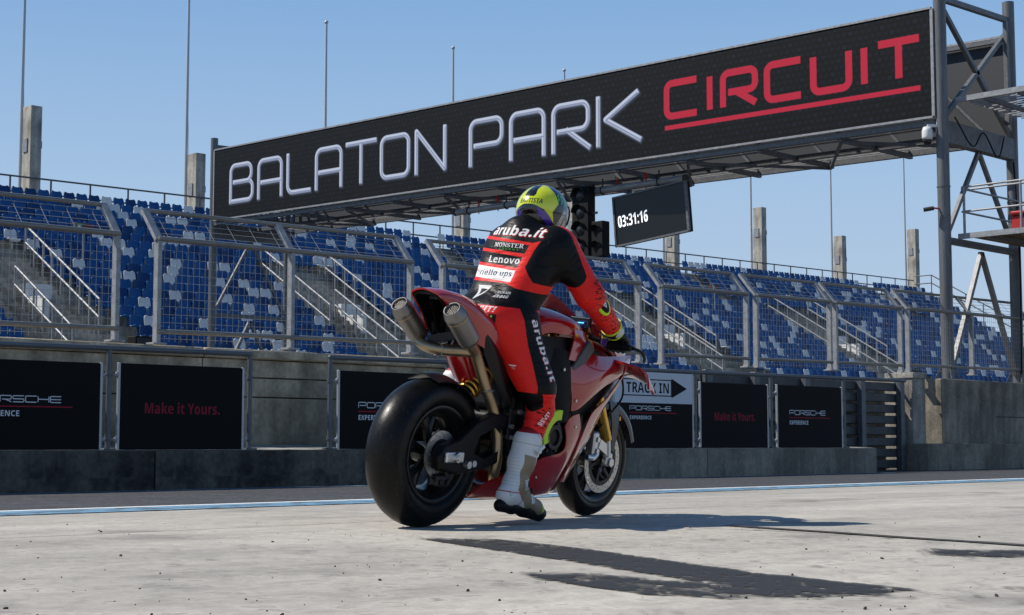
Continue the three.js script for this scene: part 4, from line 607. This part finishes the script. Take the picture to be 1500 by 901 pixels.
// ------------------------------------------------------------------ rider (same local axes as the motorcycle)
function sdf(bones, c, h, res, k, wrinkle) { // smooth union of tapered capsules, meshed
  const mc = new MarchingCubes(res, new THREE.MeshBasicMaterial(), false, false, 220000); mc.isolation = 0; const F = mc.field, hs = res / 2;
  const B = bones.map(b => { const a = b[0], e = b[1], d = [e[0] - a[0], e[1] - a[1], e[2] - a[2]]; return { a, d, q: d[0] * d[0] + d[1] * d[1] + d[2] * d[2] || 1e-9, r0: b[2], r1: b[3], k: b[5] ?? k }; });
  const dist = (b, x, y, z) => { const px = x - b.a[0], py = y - b.a[1], pz = z - b.a[2]; let t = (px * b.d[0] + py * b.d[1] + pz * b.d[2]) / b.q; t = t < 0 ? 0 : t > 1 ? 1 : t; const ex = px - b.d[0] * t, ey = py - b.d[1] * t, ez = pz - b.d[2] * t; return Math.sqrt(ex * ex + ey * ey + ez * ez) - (b.r0 + (b.r1 - b.r0) * t); };
  const field = (x, y, z) => { let m = 9; for (const b of B) { const d = dist(b, x, y, z), kk = b.k; if (d > m + kk) continue; if (m > d + kk) { m = d; continue; } const w = .5 + .5 * (m - d) / kk, u = w < 0 ? 0 : w > 1 ? 1 : w; m = m + (d - m) * u - kk * u * (1 - u); } return wrinkle && m < .03 && m > -.03 ? m + wrinkle(x, y, z) : m; };
  for (let z = 0; z < res; z++) for (let y = 0; y < res; y++) for (let x = 0; x < res; x++) F[x + y * res + z * res * res] = -field((x - hs) / hs * h[0] + c[0], (y - hs) / hs * h[1] + c[1], (z - hs) / hs * h[2] + c[2]);
  mc.update(); const n = mc.count, pos = new Float32Array(n * 3), nor = new Float32Array(n * 3), e = .002, uv = new Float32Array(n * 2);
  for (let i = 0; i < n; i++) { const x = mc.positionArray[3 * i] * h[0] + c[0], y = mc.positionArray[3 * i + 1] * h[1] + c[1], z = mc.positionArray[3 * i + 2] * h[2] + c[2]; pos.set([x, y, z], 3 * i); const g = [field(x + e, y, z) - field(x - e, y, z), field(x, y + e, z) - field(x, y - e, z), field(x, y, z + e) - field(x, y, z - e)], l = Math.hypot(...g) || 1; nor.set([g[0] / l, g[1] / l, g[2] / l], 3 * i); }
  // keep triangle winding in line with the normals
  for (let t = 0; t < n; t += 3) { const P = i => V(pos[3 * (t + i)], pos[3 * (t + i) + 1], pos[3 * (t + i) + 2]), fn = P(1).sub(P(0)).cross(P(2).sub(P(0))); if (fn.x * nor[3 * t] + fn.y * nor[3 * t + 1] + fn.z * nor[3 * t + 2] < 0) for (const A of [pos, nor]) for (let c2 = 0; c2 < 3; c2++) { const q = A[3 * (t + 1) + c2]; A[3 * (t + 1) + c2] = A[3 * (t + 2) + c2]; A[3 * (t + 2) + c2] = q; } }
  const g = new THREE.BufferGeometry(); g.setAttribute('position', new THREE.BufferAttribute(pos, 3)); g.setAttribute('normal', new THREE.BufferAttribute(nor, 3)); g.setAttribute('uv', new THREE.BufferAttribute(uv, 2));
  g.userData.near = (x, y, z) => { let m = 9, j = 0; B.forEach((b, i) => { const d = dist(b, x, y, z); if (d < m) { m = d; j = i; } }); return bones[j][4]; };
  return g;
}
const rider = thing('person', 'person in red and black racing leathers riding the motorcycle, right foot dangling', 'person'); leanPose(rider);
{
  const sh = .03; // upper body weight a little to the right
  const bones = [
    [[.45, .955, -.085], [.45, .955, .085], .128, .128, 'T'], [[.345, .985, -.075], [.345, .985, .08], .11, .11, 'T'], [[.475, 1.09, -.07 + sh * .5], [.475, 1.09, .07 + sh * .5], .112, .112, 'T'], [[.525, 1.2, -.085 + sh], [.525, 1.2, .085 + sh], .118, .118, 'T'], [[.575, 1.31, -.1 + sh], [.575, 1.31, .1 + sh], .12, .12, 'T'], [[.61, 1.37, -.12 + sh], [.61, 1.362, .13 + sh], .09, .092, 'T'],
    [[.54, 1.35, sh - .01], [.565, 1.42, sh - .02], .1, .082, 'T'], [[.58, 1.41, sh - .02], [.68, 1.45, sh - .02], .07, .06, 'T'],
    [[.635, 1.372, .168 + sh], [.75, 1.155, .325], .086, .068, 'A'], [[.75, 1.155, .325], [1.02, 1.005, .305], .07, .048, 'A', .03], [[.66, 1.365, -.15 + sh], [.82, 1.15, -.3], .08, .062, 'A'], [[.82, 1.15, -.3], [1.02, 1.0, -.3], .062, .043, 'A', .03],
    [[.43, .945, .118], [.47, .69, .262], .122, .094, 'L'], [[.49, .675, .266], [.515, .585, .268], .074, .064, 'L', .03], [[.515, .585, .268], [.43, .37, .27], .062, .05, 'L', .03],
    [[.45, .945, -.115], [.72, .72, -.27], .122, .082, 'L'], [[.72, .71, -.27], [.6, .55, -.24], .076, .07, 'L', .03], [[.6, .55, -.24], [.44, .42, -.22], .069, .05, 'L', .03]];
  // creases of the leather where the body bends: centre, direction across the folds, reach, spacing, depth
  const J = [[[.44, 1.085, .03], [.25, .95, .3], .12, .036, .0042], [[.42, .97, .12], [.2, .85, .5], .11, .034, .0045], [[.75, 1.16, .325], [.4, -.7, .3], .085, .026, .0045], [[.62, 1.3, .2], [.4, -.6, .6], .1, .034, .0045], [[.9, 1.075, .315], [.85, -.5, 0], .1, .03, .0025], [[.49, .67, .265], [.2, .95, .1], .09, .027, .005], [[.47, .46, .27], [.3, .9, 0], .07, .024, .003], [[.44, .8, .2], [.1, .95, .4], .09, .05, .0025], [[.5, 1.2, -.1], [.3, .9, -.3], .1, .04, .003]].map(([c, d, r, l, a]) => { const n = Math.hypot(...d); return { c, d: d.map(v => v / n * 6.2832 / l), r2: r * r, a }; });
  const crease = (x, y, z) => { let s = 0; for (const q of J) { const dx = x - q.c[0], dy = y - q.c[1], dz = z - q.c[2], e = (dx * dx + dy * dy + dz * dz) / q.r2; if (e > 4) continue; const ph = dx * q.d[0] + dy * q.d[1] + dz * q.d[2] + 1.9 * Math.sin(19 * x + 27 * z + 5 * y) + 1.3 * Math.sin(37 * z - 23 * y + 11 * x), w = Math.sin(ph); s += Math.exp(-e) * q.a * (w > 0 ? w * w : -.35 * w * w) * (.6 + .4 * Math.sin(31 * z + 17 * x)); } return s; };
  const g = sdf(bones, [.68, .97, 0], [.53, .68, .5], 168, .07, crease);
  // print on the leathers: back panel (z,y), leg side (x,y), arm side (x,y)
  const W = 2048, H = 1024, RED = '#ec2620', BLK = '#070708', WHT = '#e9e7e4';
  const suit = cvs(W, H, x => {
    x.fillStyle = RED; x.fillRect(0, 0, W, H); const r = rng(7);
    { // back
      const X = z => (z + .28) / .56 * 768, Y = y => (1.62 - y) / .8 * 1024, rect = (a, b, y0, y1, c) => { x.fillStyle = c; x.fillRect(X(a), Y(y1), X(b) - X(a), Y(y0) - Y(y1)); }, poly = (p, c) => { x.fillStyle = c; x.beginPath(); p.forEach(([a, b], i) => i ? x.lineTo(X(a), Y(b)) : x.moveTo(X(a), Y(b))); x.fill(); };
      const T = (s, z, y, w, h, c, f = 'sans-serif', wt = 'bold', sk = 0) => fitText(x, s, X(z), Y(y), w / .56 * 768, h / .8 * 1024, f, c, wt, sk);
      x.save(); x.beginPath(); x.rect(0, 0, 768, 1024); x.clip();
      poly([[-.28, 1.62], [.28, 1.62], [.28, 1.36], [.235, 1.40], [.15, 1.372], [-.2, 1.40], [-.28, 1.35]], BLK);
      T('aruba.it', .04, 1.425, .31, .055, '#b3121a'); T('aruba.it', .038, 1.427, .30, .05, WHT);
      poly([[-.17, 1.335], [.13, 1.315], [.14, 1.358], [-.16, 1.382]], BLK); T('MONSTER', .03, 1.352, .17, .022, WHT, 'serif'); T('E N E R G Y', .04, 1.332, .11, .009, '#3f9a2c');
      poly([[-.175, 1.265], [.115, 1.245], [.125, 1.298], [-.168, 1.32]], BLK); T('Lenovo', .025, 1.28, .19, .034, WHT);
      poly([[-.185, 1.19], [.105, 1.172], [.112, 1.23], [-.18, 1.25]], WHT); T('riello ups', .0, 1.212, .2, .026, '#1d2347'); x.fillStyle = '#d0452a'; x.fillRect(X(-.125), Y(1.222), 12, 9); x.fillStyle = '#3a55b0'; x.fillRect(X(-.115), Y(1.216), 12, 9);
      poly([[.19, 1.40], [.28, 1.42], [.28, 1.16], [.2, 1.18], [.155, 1.25], [.17, 1.33]], BLK);
      poly([[-.28, 1.172], [.08, 1.165], [.14, 1.145], [.28, 1.12], [.28, 1.05], [-.28, 1.055]], BLK); for (let i = 0; i < 900; i++) { x.fillStyle = 'rgba(120,120,120,.35)'; x.fillRect(X(-.28 + r() * .34), Y(1.066 + r() * .085), 3, 2); }
      const tri = (z, y, s) => { poly([[z - s, y + s * .9], [z + s, y + s * .9], [z + .0, y - s]], '#d8d8d8'); poly([[z - s * .35, y + s * .45], [z + s * .62, y + s * .45], [z + .0, y - s * .35]], '#16161a'); }; tri(-.03, 1.112, .04);
      T('TECH-AIR', .095, 1.12, .07, .012, '#cfcfcf'); T('AIR BAG', .095, 1.1, .075, .014, '#cfcfcf');
      T("REV'IT!", .045, 1.035, .17, .028, WHT, 'sans-serif', 'bold', -.25); x.fillStyle = '#14131c'; x.fillRect(X(-.05), Y(1.012), X(.14) - X(-.05), Y(.972) - Y(1.012)); T('BAUTISTA', .045, .991, .165, .027, '#d8dc1c', 'sans-serif', 'bold', -.2);
      rect(.245, .28, .8, 1.062, BLK); x.restore();
    }
    { // leg
      const X = v => 768 + (v - .15) / .6 * 640, Y = y => (1.1 - y) / .8 * 1024, poly = (p, c) => { x.fillStyle = c; x.beginPath(); p.forEach(([a, b], i) => i ? x.lineTo(X(a), Y(b)) : x.moveTo(X(a), Y(b))); x.fill(); };
      x.save(); x.beginPath(); x.rect(768, 0, 640, 1024); x.clip();
      poly([[.355, 1.1], [.6, 1.1], [.62, .67], [.4, .66]], BLK); poly([[.15, .67], [.42, .66], [.46, .6], [.4, .52], [.15, .5]], BLK);
      const rot = (s, a, b, w, h, c, ang) => { x.save(); x.translate(X(a), Y(b)); x.rotate(ang); fitText(x, s, 0, 0, w, h, 'sans-serif', c, 'bold'); x.restore(); };
      rot('aruba.it', .462, .865, 380, 70, '#a8161c', 1.45); rot('aruba.it', .463, .867, 370, 62, WHT, 1.43); rot("REV'IT!", .345, .75, 90, 22, WHT, 1.45); rot('REVIT', .475, .545, 100, 24, WHT, -1.05); x.globalAlpha = .8;
      for (let i = 0; i < 90; i++) { const t = r(), a = .51 - t * .1 + (r() - .5) * .13, b = .6 - t * .2; x.fillStyle = '#3a0d0d'; x.fillRect(X(a), Y(b), 4 + r() * 12, 4 + r() * 9); } x.globalAlpha = 1; x.restore();
    }
    { // arm
      const X = v => 1408 + (v - .5) / .6 * 640, Y = y => (1.5 - y) / .6 * 1024, poly = (p, c) => { x.fillStyle = c; x.beginPath(); p.forEach(([a, b], i) => i ? x.lineTo(X(a), Y(b)) : x.moveTo(X(a), Y(b))); x.fill(); };
      x.save(); x.beginPath(); x.rect(1408, 0, 640, 1024); x.clip();
      poly([[.5, 1.5], [.6, 1.5], [.62, 1.4], [.645, 1.34], [.675, 1.24], [.65, 1.17], [.5, 1.2]], BLK); x.globalAlpha = .85;
      for (let i = 0; i < 200; i++) { const t = r(), a = t < .4 ? .7 + r() * .12 : .76 + (t - .4) * .45 + (r() - .5) * .08, b = t < .4 ? 1.24 - r() * .1 : 1.17 - (t - .4) * .27 + (r() - .5) * .1; x.fillStyle = '#3a0a0a'; x.fillRect(X(a), Y(b), 5 + r() * 15, 4 + r() * 10); } x.globalAlpha = 1;
      const rot = (s, a, b, w, h, c, ang) => { x.save(); x.translate(X(a), Y(b)); x.rotate(ang); fitText(x, s, 0, 0, w, h, 'sans-serif', c, 'bold'); x.restore(); }; rot("REV'IT!", .70, 1.385, 85, 24, WHT, .75); for (let i = 0; i < 7; i++) { x.strokeStyle = '#2a0a0a'; x.lineWidth = 4; x.strokeRect(X(.70 + i * .0055), Y(1.335 - i * .017), 18, 16); } x.fillStyle = '#123018'; x.fillRect(X(.755), Y(1.27), 34, 34); x.fillStyle = '#16161a'; x.fillRect(X(.765), Y(1.215), 30, 30); x.restore();
    }
  });
  suit.anisotropy = 8; suit.flipY = true;
  const P = g.attributes.position, N = g.attributes.normal, uv = g.attributes.uv;
  for (let t = 0; t < P.count; t += 3) {
    const cx = (P.getX(t) + P.getX(t + 1) + P.getX(t + 2)) / 3, cy = (P.getY(t) + P.getY(t + 1) + P.getY(t + 2)) / 3, cz = (P.getZ(t) + P.getZ(t + 1) + P.getZ(t + 2)) / 3, tag = g.userData.near(cx, cy, cz), nx = N.getX(t);
    for (let i = t; i < t + 3; i++) {
      const x = P.getX(i), y = P.getY(i), z = P.getZ(i); let px, py;
      if ((tag === 'T' || (tag === 'L' && y > .94 && z < .15)) && nx < .55) { px = (z + .28) / .56 * 768; py = (1.62 - y) / .8 * 1024; px = Math.max(3, Math.min(764, px)); } else if (tag === 'L') { px = 768 + (x - .15) / .6 * 640; py = (1.1 - y) / .8 * 1024; } else if (tag === 'A') { px = 1408 + (x - .5) / .6 * 640; py = (1.5 - y) / .6 * 1024; } else { px = 780; py = 200; }
      uv.setXY(i, px / W, 1 - py / H);
    }
  }
  const wr = fbm(71, 8, 5, .5, 2), wb = tex(512, (u, v) => { const k = cl(128 + (wr(u, v) - .5) * 220); return [k, k, k]; }, 1, false); wb.repeat.set(6, 3);
  const body = part('body', g, new THREE.MeshPhysicalMaterial({ map: suit, roughness: .46, bumpMap: wb, bumpScale: .0055, specularIntensity: .42 }), rider);
  // folds and pads worn over the leathers
  const slider = (c, n, s, up) => { const q = new THREE.Quaternion().setFromRotationMatrix(new THREE.Matrix4().makeBasis(up.clone().cross(n).normalize(), n.clone().cross(up.clone().cross(n)).normalize(), n)); const P2 = (g2) => g2.applyQuaternion(q).translate(c.x, c.y, c.z); part('elbow_trim', P2(new THREE.SphereGeometry(1, 20, 12).scale(.036 * s, .056 * s, .016 * s)), M.neon, rider); part('elbow_slider', P2(new THREE.SphereGeometry(1, 20, 12).scale(.031 * s, .051 * s, .019 * s)), M.satinBlack, rider); const t = new THREE.Shape(); t.moveTo(-.013, .012); t.lineTo(.013, .012); t.lineTo(0, -.016); t.closePath(); const h = new THREE.Path(); h.moveTo(-.004, .006); h.lineTo(0, -.005); h.lineTo(.005, .006); h.closePath(); t.holes.push(h); part('emblem', P2(new THREE.ExtrudeGeometry(t, { depth: .002, bevelEnabled: false }).translate(0, 0, .0185 * s)), M.camWhite, rider); };
  slider(V(.8, 1.112, .375), V(-.35, .1, .93).normalize(), 1, V(-.6, .75, 0).normalize());
  slider(V(.83, 1.11, -.36), V(-.35, .1, -.93).normalize(), 1, V(-.6, .75, 0).normalize());
  part('collar', tube([[.66, 1.5, -.03], [.69, 1.485, .04], [.72, 1.47, .09], [.77, 1.45, .06]], .014, 16, 8), M.satinBlack, rider);
}
// helmet
{
  const hc = [.715, 1.543, .015], g = new THREE.SphereGeometry(1, 64, 48), p = g.attributes.position;
  for (let i = 0; i < p.count; i++) { let x = p.getX(i), y = p.getY(i), z = p.getZ(i); const f = Math.max(0, x) * Math.max(0, -y); x *= .14 + f * .05; z *= .121 - f * .02; y = y > 0 ? y * .127 : y * (.145 + Math.max(0, x) * .1); if (y < -.1) { y = -.1 - (Math.abs(y) - .1) * .55; } if (x < -.09 && y > -.03) x -= (-.09 - x) * .25; p.setXYZ(i, x, y, z); }
  g.computeVertexNormals();
  const ht = cvs(1024, 512, (x, w, h) => {
    x.fillStyle = '#0b0b0d'; x.fillRect(0, 0, w, h);
    const U = u => u * w, Vv = v => (1 - v) * h, poly = (P, c) => { for (const o of [0, 1, -1]) { x.fillStyle = c; x.beginPath(); P.forEach(([a, b], i) => i ? x.lineTo(U(a + o), Vv(b)) : x.moveTo(U(a + o), Vv(b))); x.fill(); } };
    poly([[-.5, 1], [.5, 1], [.5, .86], [.3, .80], [.15, .83], [0, .9], [-.15, .83], [-.3, .8], [-.5, .86]], '#1a2670');
    for (const s of [1, -1]) { poly([[s * .05, .92], [s * .11, .86], [s * .165, .70], [s * .185, .56], [s * .15, .45], [s * .175, .34], [s * .1, .46], [s * .03, .5], [s * .035, .7]], '#d6e015'); poly([[s * .06, .47], [s * .11, .44], [s * .16, .36], [s * .15, .27], [s * .1, .36], [s * .06, .40]], '#40249a'); poly([[s * .12, .87], [s * .17, .82], [s * .2, .7], [s * .175, .7]], '#2a1f70'); }
    poly([[-.06, .60], [.06, .60], [.075, .5], [-.075, .5]], '#d6e015'); poly([[-.03, .9], [.03, .9], [.04, .62], [-.04, .62]], '#101014'); for (const o of [0, 1]) { fitText(x, '1', U(o), Vv(.72), 12, 26, 'sans-serif', '#4a63c8'); x.fillStyle = '#d8d8d8'; x.fillRect(U(o) - 18, Vv(.845), 36, 8); fitText(x, 'BAUTISTA', U(o + .012), Vv(.545), 158, 30, 'sans-serif', '#101014', 'bold', -.15); }
    for (const s of [0, 1, 2]) for (const m of [1, -1]) { const c = m > 0 ? .215 : .785; poly([[c + m * (s * .027 - .02), .735 - s * .01], [c + m * (s * .027 - .008), .70 - s * .012], [c + m * (s * .027 - .024), .665], [c + m * (s * .027 - .016), .63 - s * .008], [c + m * (s * .027 - .034), .575 - s * .02], [c + m * (s * .027 - .03), .64], [c + m * (s * .027 - .037), .67], [c + m * (s * .027 - .02), .70]], '#54b52a'); }
    for (const m of [1, -1]) { x.save(); x.translate(U(.5 - m * .275), Vv(.4)); x.rotate(m * -1.25); fitText(x, 'SCORPION', 0, 0, 118, 26, 'sans-serif', '#d8d8d8', 'bold', -.2); x.restore(); x.save(); x.translate(U(.5 - m * .235), Vv(.37)); x.rotate(m * -1.4); fitText(x, 'VIMA', 0, 0, 50, 14, 'sans-serif', '#c8c8c8', 'bold'); x.restore(); }
  });
  const h = part('helmet', g, new THREE.MeshPhysicalMaterial({ map: ht, roughness: .25, clearcoat: 1, clearcoatRoughness: .05 }), rider); h.position.set(...hc); h.scale.setScalar(1.06); h.rotation.set(-.06, .13, -.16, 'YXZ');
  const vis = new THREE.SphereGeometry(1, 40, 16, Math.PI * .66, Math.PI * .68, 1.15, .72).scale(.146, .131, .125); part('visor', vis.translate(.003, 0, 0), M.blackGloss, h);
}
// gloves closed round the grips
for (const s of [1, -1]) {
  const Z = z => s * z, b = [];
  b.push([[1.0, 1.015, Z(.305)], [1.045, .99, Z(.3)], .044, .042, 'c'], [[1.03, .995, Z(.27)], [1.03, .995, Z(.325)], .034, .034, 'c']);
  for (let i = 0; i < 4; i++) { const z = .245 + i * .0285, l = [1, 1.08, 1.02, .85][i]; b.push([[1.05, .985, Z(.285 + (i - 1.5) * .012)], [1.098, .968, Z(z)], .024, .0175, 'p'], [[1.098, .968, Z(z)], [1.098 + .04 * l, .948, Z(z)], .0155, .0135, 'f', .004], [[1.098 + .04 * l, .948, Z(z)], [1.098 + .036 * l, .906, Z(z)], .0135, .012, 'f', .004], [[1.098 + .036 * l, .906, Z(z)], [1.1, .895, Z(z)], .012, .011, 'f', .004]); }
  b.push([[1.05, .97, Z(.25)], [1.075, .93, Z(.228)], .02, .016, 'p'], [[1.075, .93, Z(.228)], [1.118, .905, Z(.22)], .0155, .012, 'f', .004]);
  const g = sdf(b, [1.07, .955, s * .29], [.13, .1, .095], 84, .016);
  const P = g.attributes.position, C = new Float32Array(P.count * 3), k = lin(.012, .012, .013), y = lin(.55, .70, .02), w = lin(.6, .6, .58), pu = lin(.08, .03, .22), gr = lin(.12, .12, .12);
  for (let i = 0; i < P.count; i++) { const x = P.getX(i), yy = P.getY(i), z = P.getZ(i) * s, t = x * .88 - (yy - .95) * .48; let c = k; if (t < .862) c = y; else if (t < .905) c = z > .33 ? w : gr; else if (t < .915) c = y; else if (x < 1.08 && z > .32 && yy > .985) c = w; else if (x < 1.085 && z < .275) c = pu; C.set([c.r, c.g, c.b], 3 * i); }
  g.setAttribute('color', new THREE.BufferAttribute(C, 3)); part('glove', g, new THREE.MeshStandardMaterial({ vertexColors: true, roughness: .55 }), rider);
}
for (const s of [1, -1]) { part('cuff_trim', rod([1.003, 1.016, s * .306], [1.014, 1.01, s * .305], .0545, 24, .0535), M.neon, rider); part('cuff', rod([1.014, 1.01, s * .305], [1.046, .992, s * .301], .0525, 24, .049), M.satinBlack, rider); part('cuff_trim', rod([1.046, .992, s * .301], [1.054, .9875, s * .3], .0505, 24, .0495), M.neon, rider); }
// boots
const bootPrint = cvs(512, 512, (x, w, h) => {
  const X = v => (v - .2) / .44 * w, Y = v => h - (v - .06) / .46 * h, poly = (p, c) => { x.fillStyle = c; x.beginPath(); p.forEach(([a, b], i) => i ? x.lineTo(X(a), Y(b)) : x.moveTo(X(a), Y(b))); x.closePath(); x.fill(); }, line = (p, c, l) => { x.strokeStyle = c; x.lineWidth = l; x.beginPath(); p.forEach(([a, b], i) => i ? x.lineTo(X(a), Y(b)) : x.moveTo(X(a), Y(b))); x.stroke(); };
  x.fillStyle = '#d3d3d1'; x.fillRect(0, 0, w, h); const r = rng(6);
  poly([[.36, .375], [.43, .36], [.435, .3], [.405, .245], [.47, .2], [.57, .155], [.66, .1], [.6, .06], [.42, .1], [.385, .15], [.325, .21], [.335, .27], [.35, .32]], '#8a7860');
  for (let i = 0; i < 700; i++) { const a = .31 + r() * .32, b = .08 + r() * .3, q = x.getImageData(Math.round(X(a)), Math.round(Y(b)), 1, 1).data; if (q[0] < 160) { x.fillStyle = r() < .5 ? '#6e5d49' : '#9d8b72'; x.fillRect(X(a), Y(b), 4, 2); } }
  for (let i = 0; i < 11; i++) line([[.24, .4 - i * .016], [.342, .385 - i * .016]], '#a9a9a8', 2);
  line([[.34, .43], [.52, .405]], '#8b8b8b', 3); line([[.43, .47], [.5, .4], [.47, .36], [.42, .38]], '#777', 3); poly([[.3, .52], [.6, .52], [.6, .465], [.3, .478]], '#8f1418');
  poly([[.36, .255], [.41, .262], [.42, .215], [.375, .205]], '#dadad8'); line([[.37, .25], [.41, .255], [.412, .22], [.38, .212], [.37, .25]], '#1a1a1a', 3); poly([[.43, .185], [.47, .19], [.475, .145], [.44, .14]], '#dadad8'); line([[.44, .18], [.465, .15]], '#1a1a1a', 4);
  line([[.23, .205], [.34, .195], [.375, .16], [.36, .135]], '#a3161b', 5); poly([[.545, .135], [.6, .12], [.62, .08], [.57, .085], [.54, .105]], '#b6d413');
});
for (const s of [1, -1]) {
  const o = s > 0 ? [0, 0, 0] : [.04, .24, 0], Q = ([x, y, z]) => [x + o[0], y + o[1], s * (z + (s > 0 ? 0 : -.04))];
  const b = [[[.435, .43, .268], [.40, .33, .27], .07, .062], [[.40, .33, .27], [.365, .235, .272], .06, .05], [[.365, .235, .272], [.305, .178, .272], .05, .044], [[.365, .235, .272], [.43, .17, .275], .05, .042], [[.305, .175, .272], [.43, .15, .276], .042, .04], [[.43, .155, .278], [.53, .115, .28], .043, .036], [[.53, .115, .28], [.57, .1, .278], .036, .03]].map(q => [Q(q[0]), Q(q[1]), q[2], q[3], 'b']);
  const g = sdf(b, Q([.42, .275, .275]), [.23, .24, .11], 100, .03);
  const P = g.attributes.position, uv = g.attributes.uv; for (let i = 0; i < P.count; i++) uv.setXY(i, (P.getX(i) - o[0] - .2) / .44, (P.getY(i) - o[1] - .06) / .46);
  const bt = part('boot', g, new THREE.MeshStandardMaterial({ map: bootPrint, roughness: .5 }), rider);
  const so = sdf([[[.262, .132, .272], [.35, .122, .272], .03, .03], [[.35, .122, .272], [.44, .118, .276], .03, .036], [[.44, .108, .278], [.575, .078, .279], .036, .03], [[.575, .082, .279], [.6, .085, .279], .028, .024]].map(q => [Q(q[0]), Q(q[1]), q[2], q[3], 's']), Q([.43, .11, .275]), [.23, .09, .08], 64, .02); part('sole', so, M.satinBlack, bt); if (s > 0) {
    const lt = cvs(128, 48, (x, w, h) => { x.fillStyle = '#d8d8d6'; x.fillRect(0, 0, w, h); fitText(x, 'SIDI', w / 2, h / 2, 110, 38, 'sans-serif', '#111', 'bold', -.1); }); const pl = new THREE.PlaneGeometry(.075, .028); pl.rotateZ(-.2); pl.translate(.315, .187, .3175); part('boot_logo', pl, new THREE.MeshStandardMaterial({ map: lt, roughness: .5 }), bt); const p2 = new THREE.PlaneGeometry(.035, .014); p2.rotateZ(-.6); p2.translate(.415, .385, .3385); part('boot_logo', p2, new THREE.MeshStandardMaterial({ map: lt, roughness: .5 }), bt);
    part('buckle', [rbox(.05, .02, .012, .005, 0, 0, 0).rotateZ(.5).translate(.46, .405, .335), rod([.44, .392, .33], [.44, .392, .345], .012, 10)], M.camWhite, bt); part('ankle_pivot', [rod([.385, .235, .315], [.385, .235, .33], .016, 14), rbox(.012, .05, .008, .003, .44, .19, .318)], M.satinBlack, bt);
  }
}
renderer.render(scene, camera);
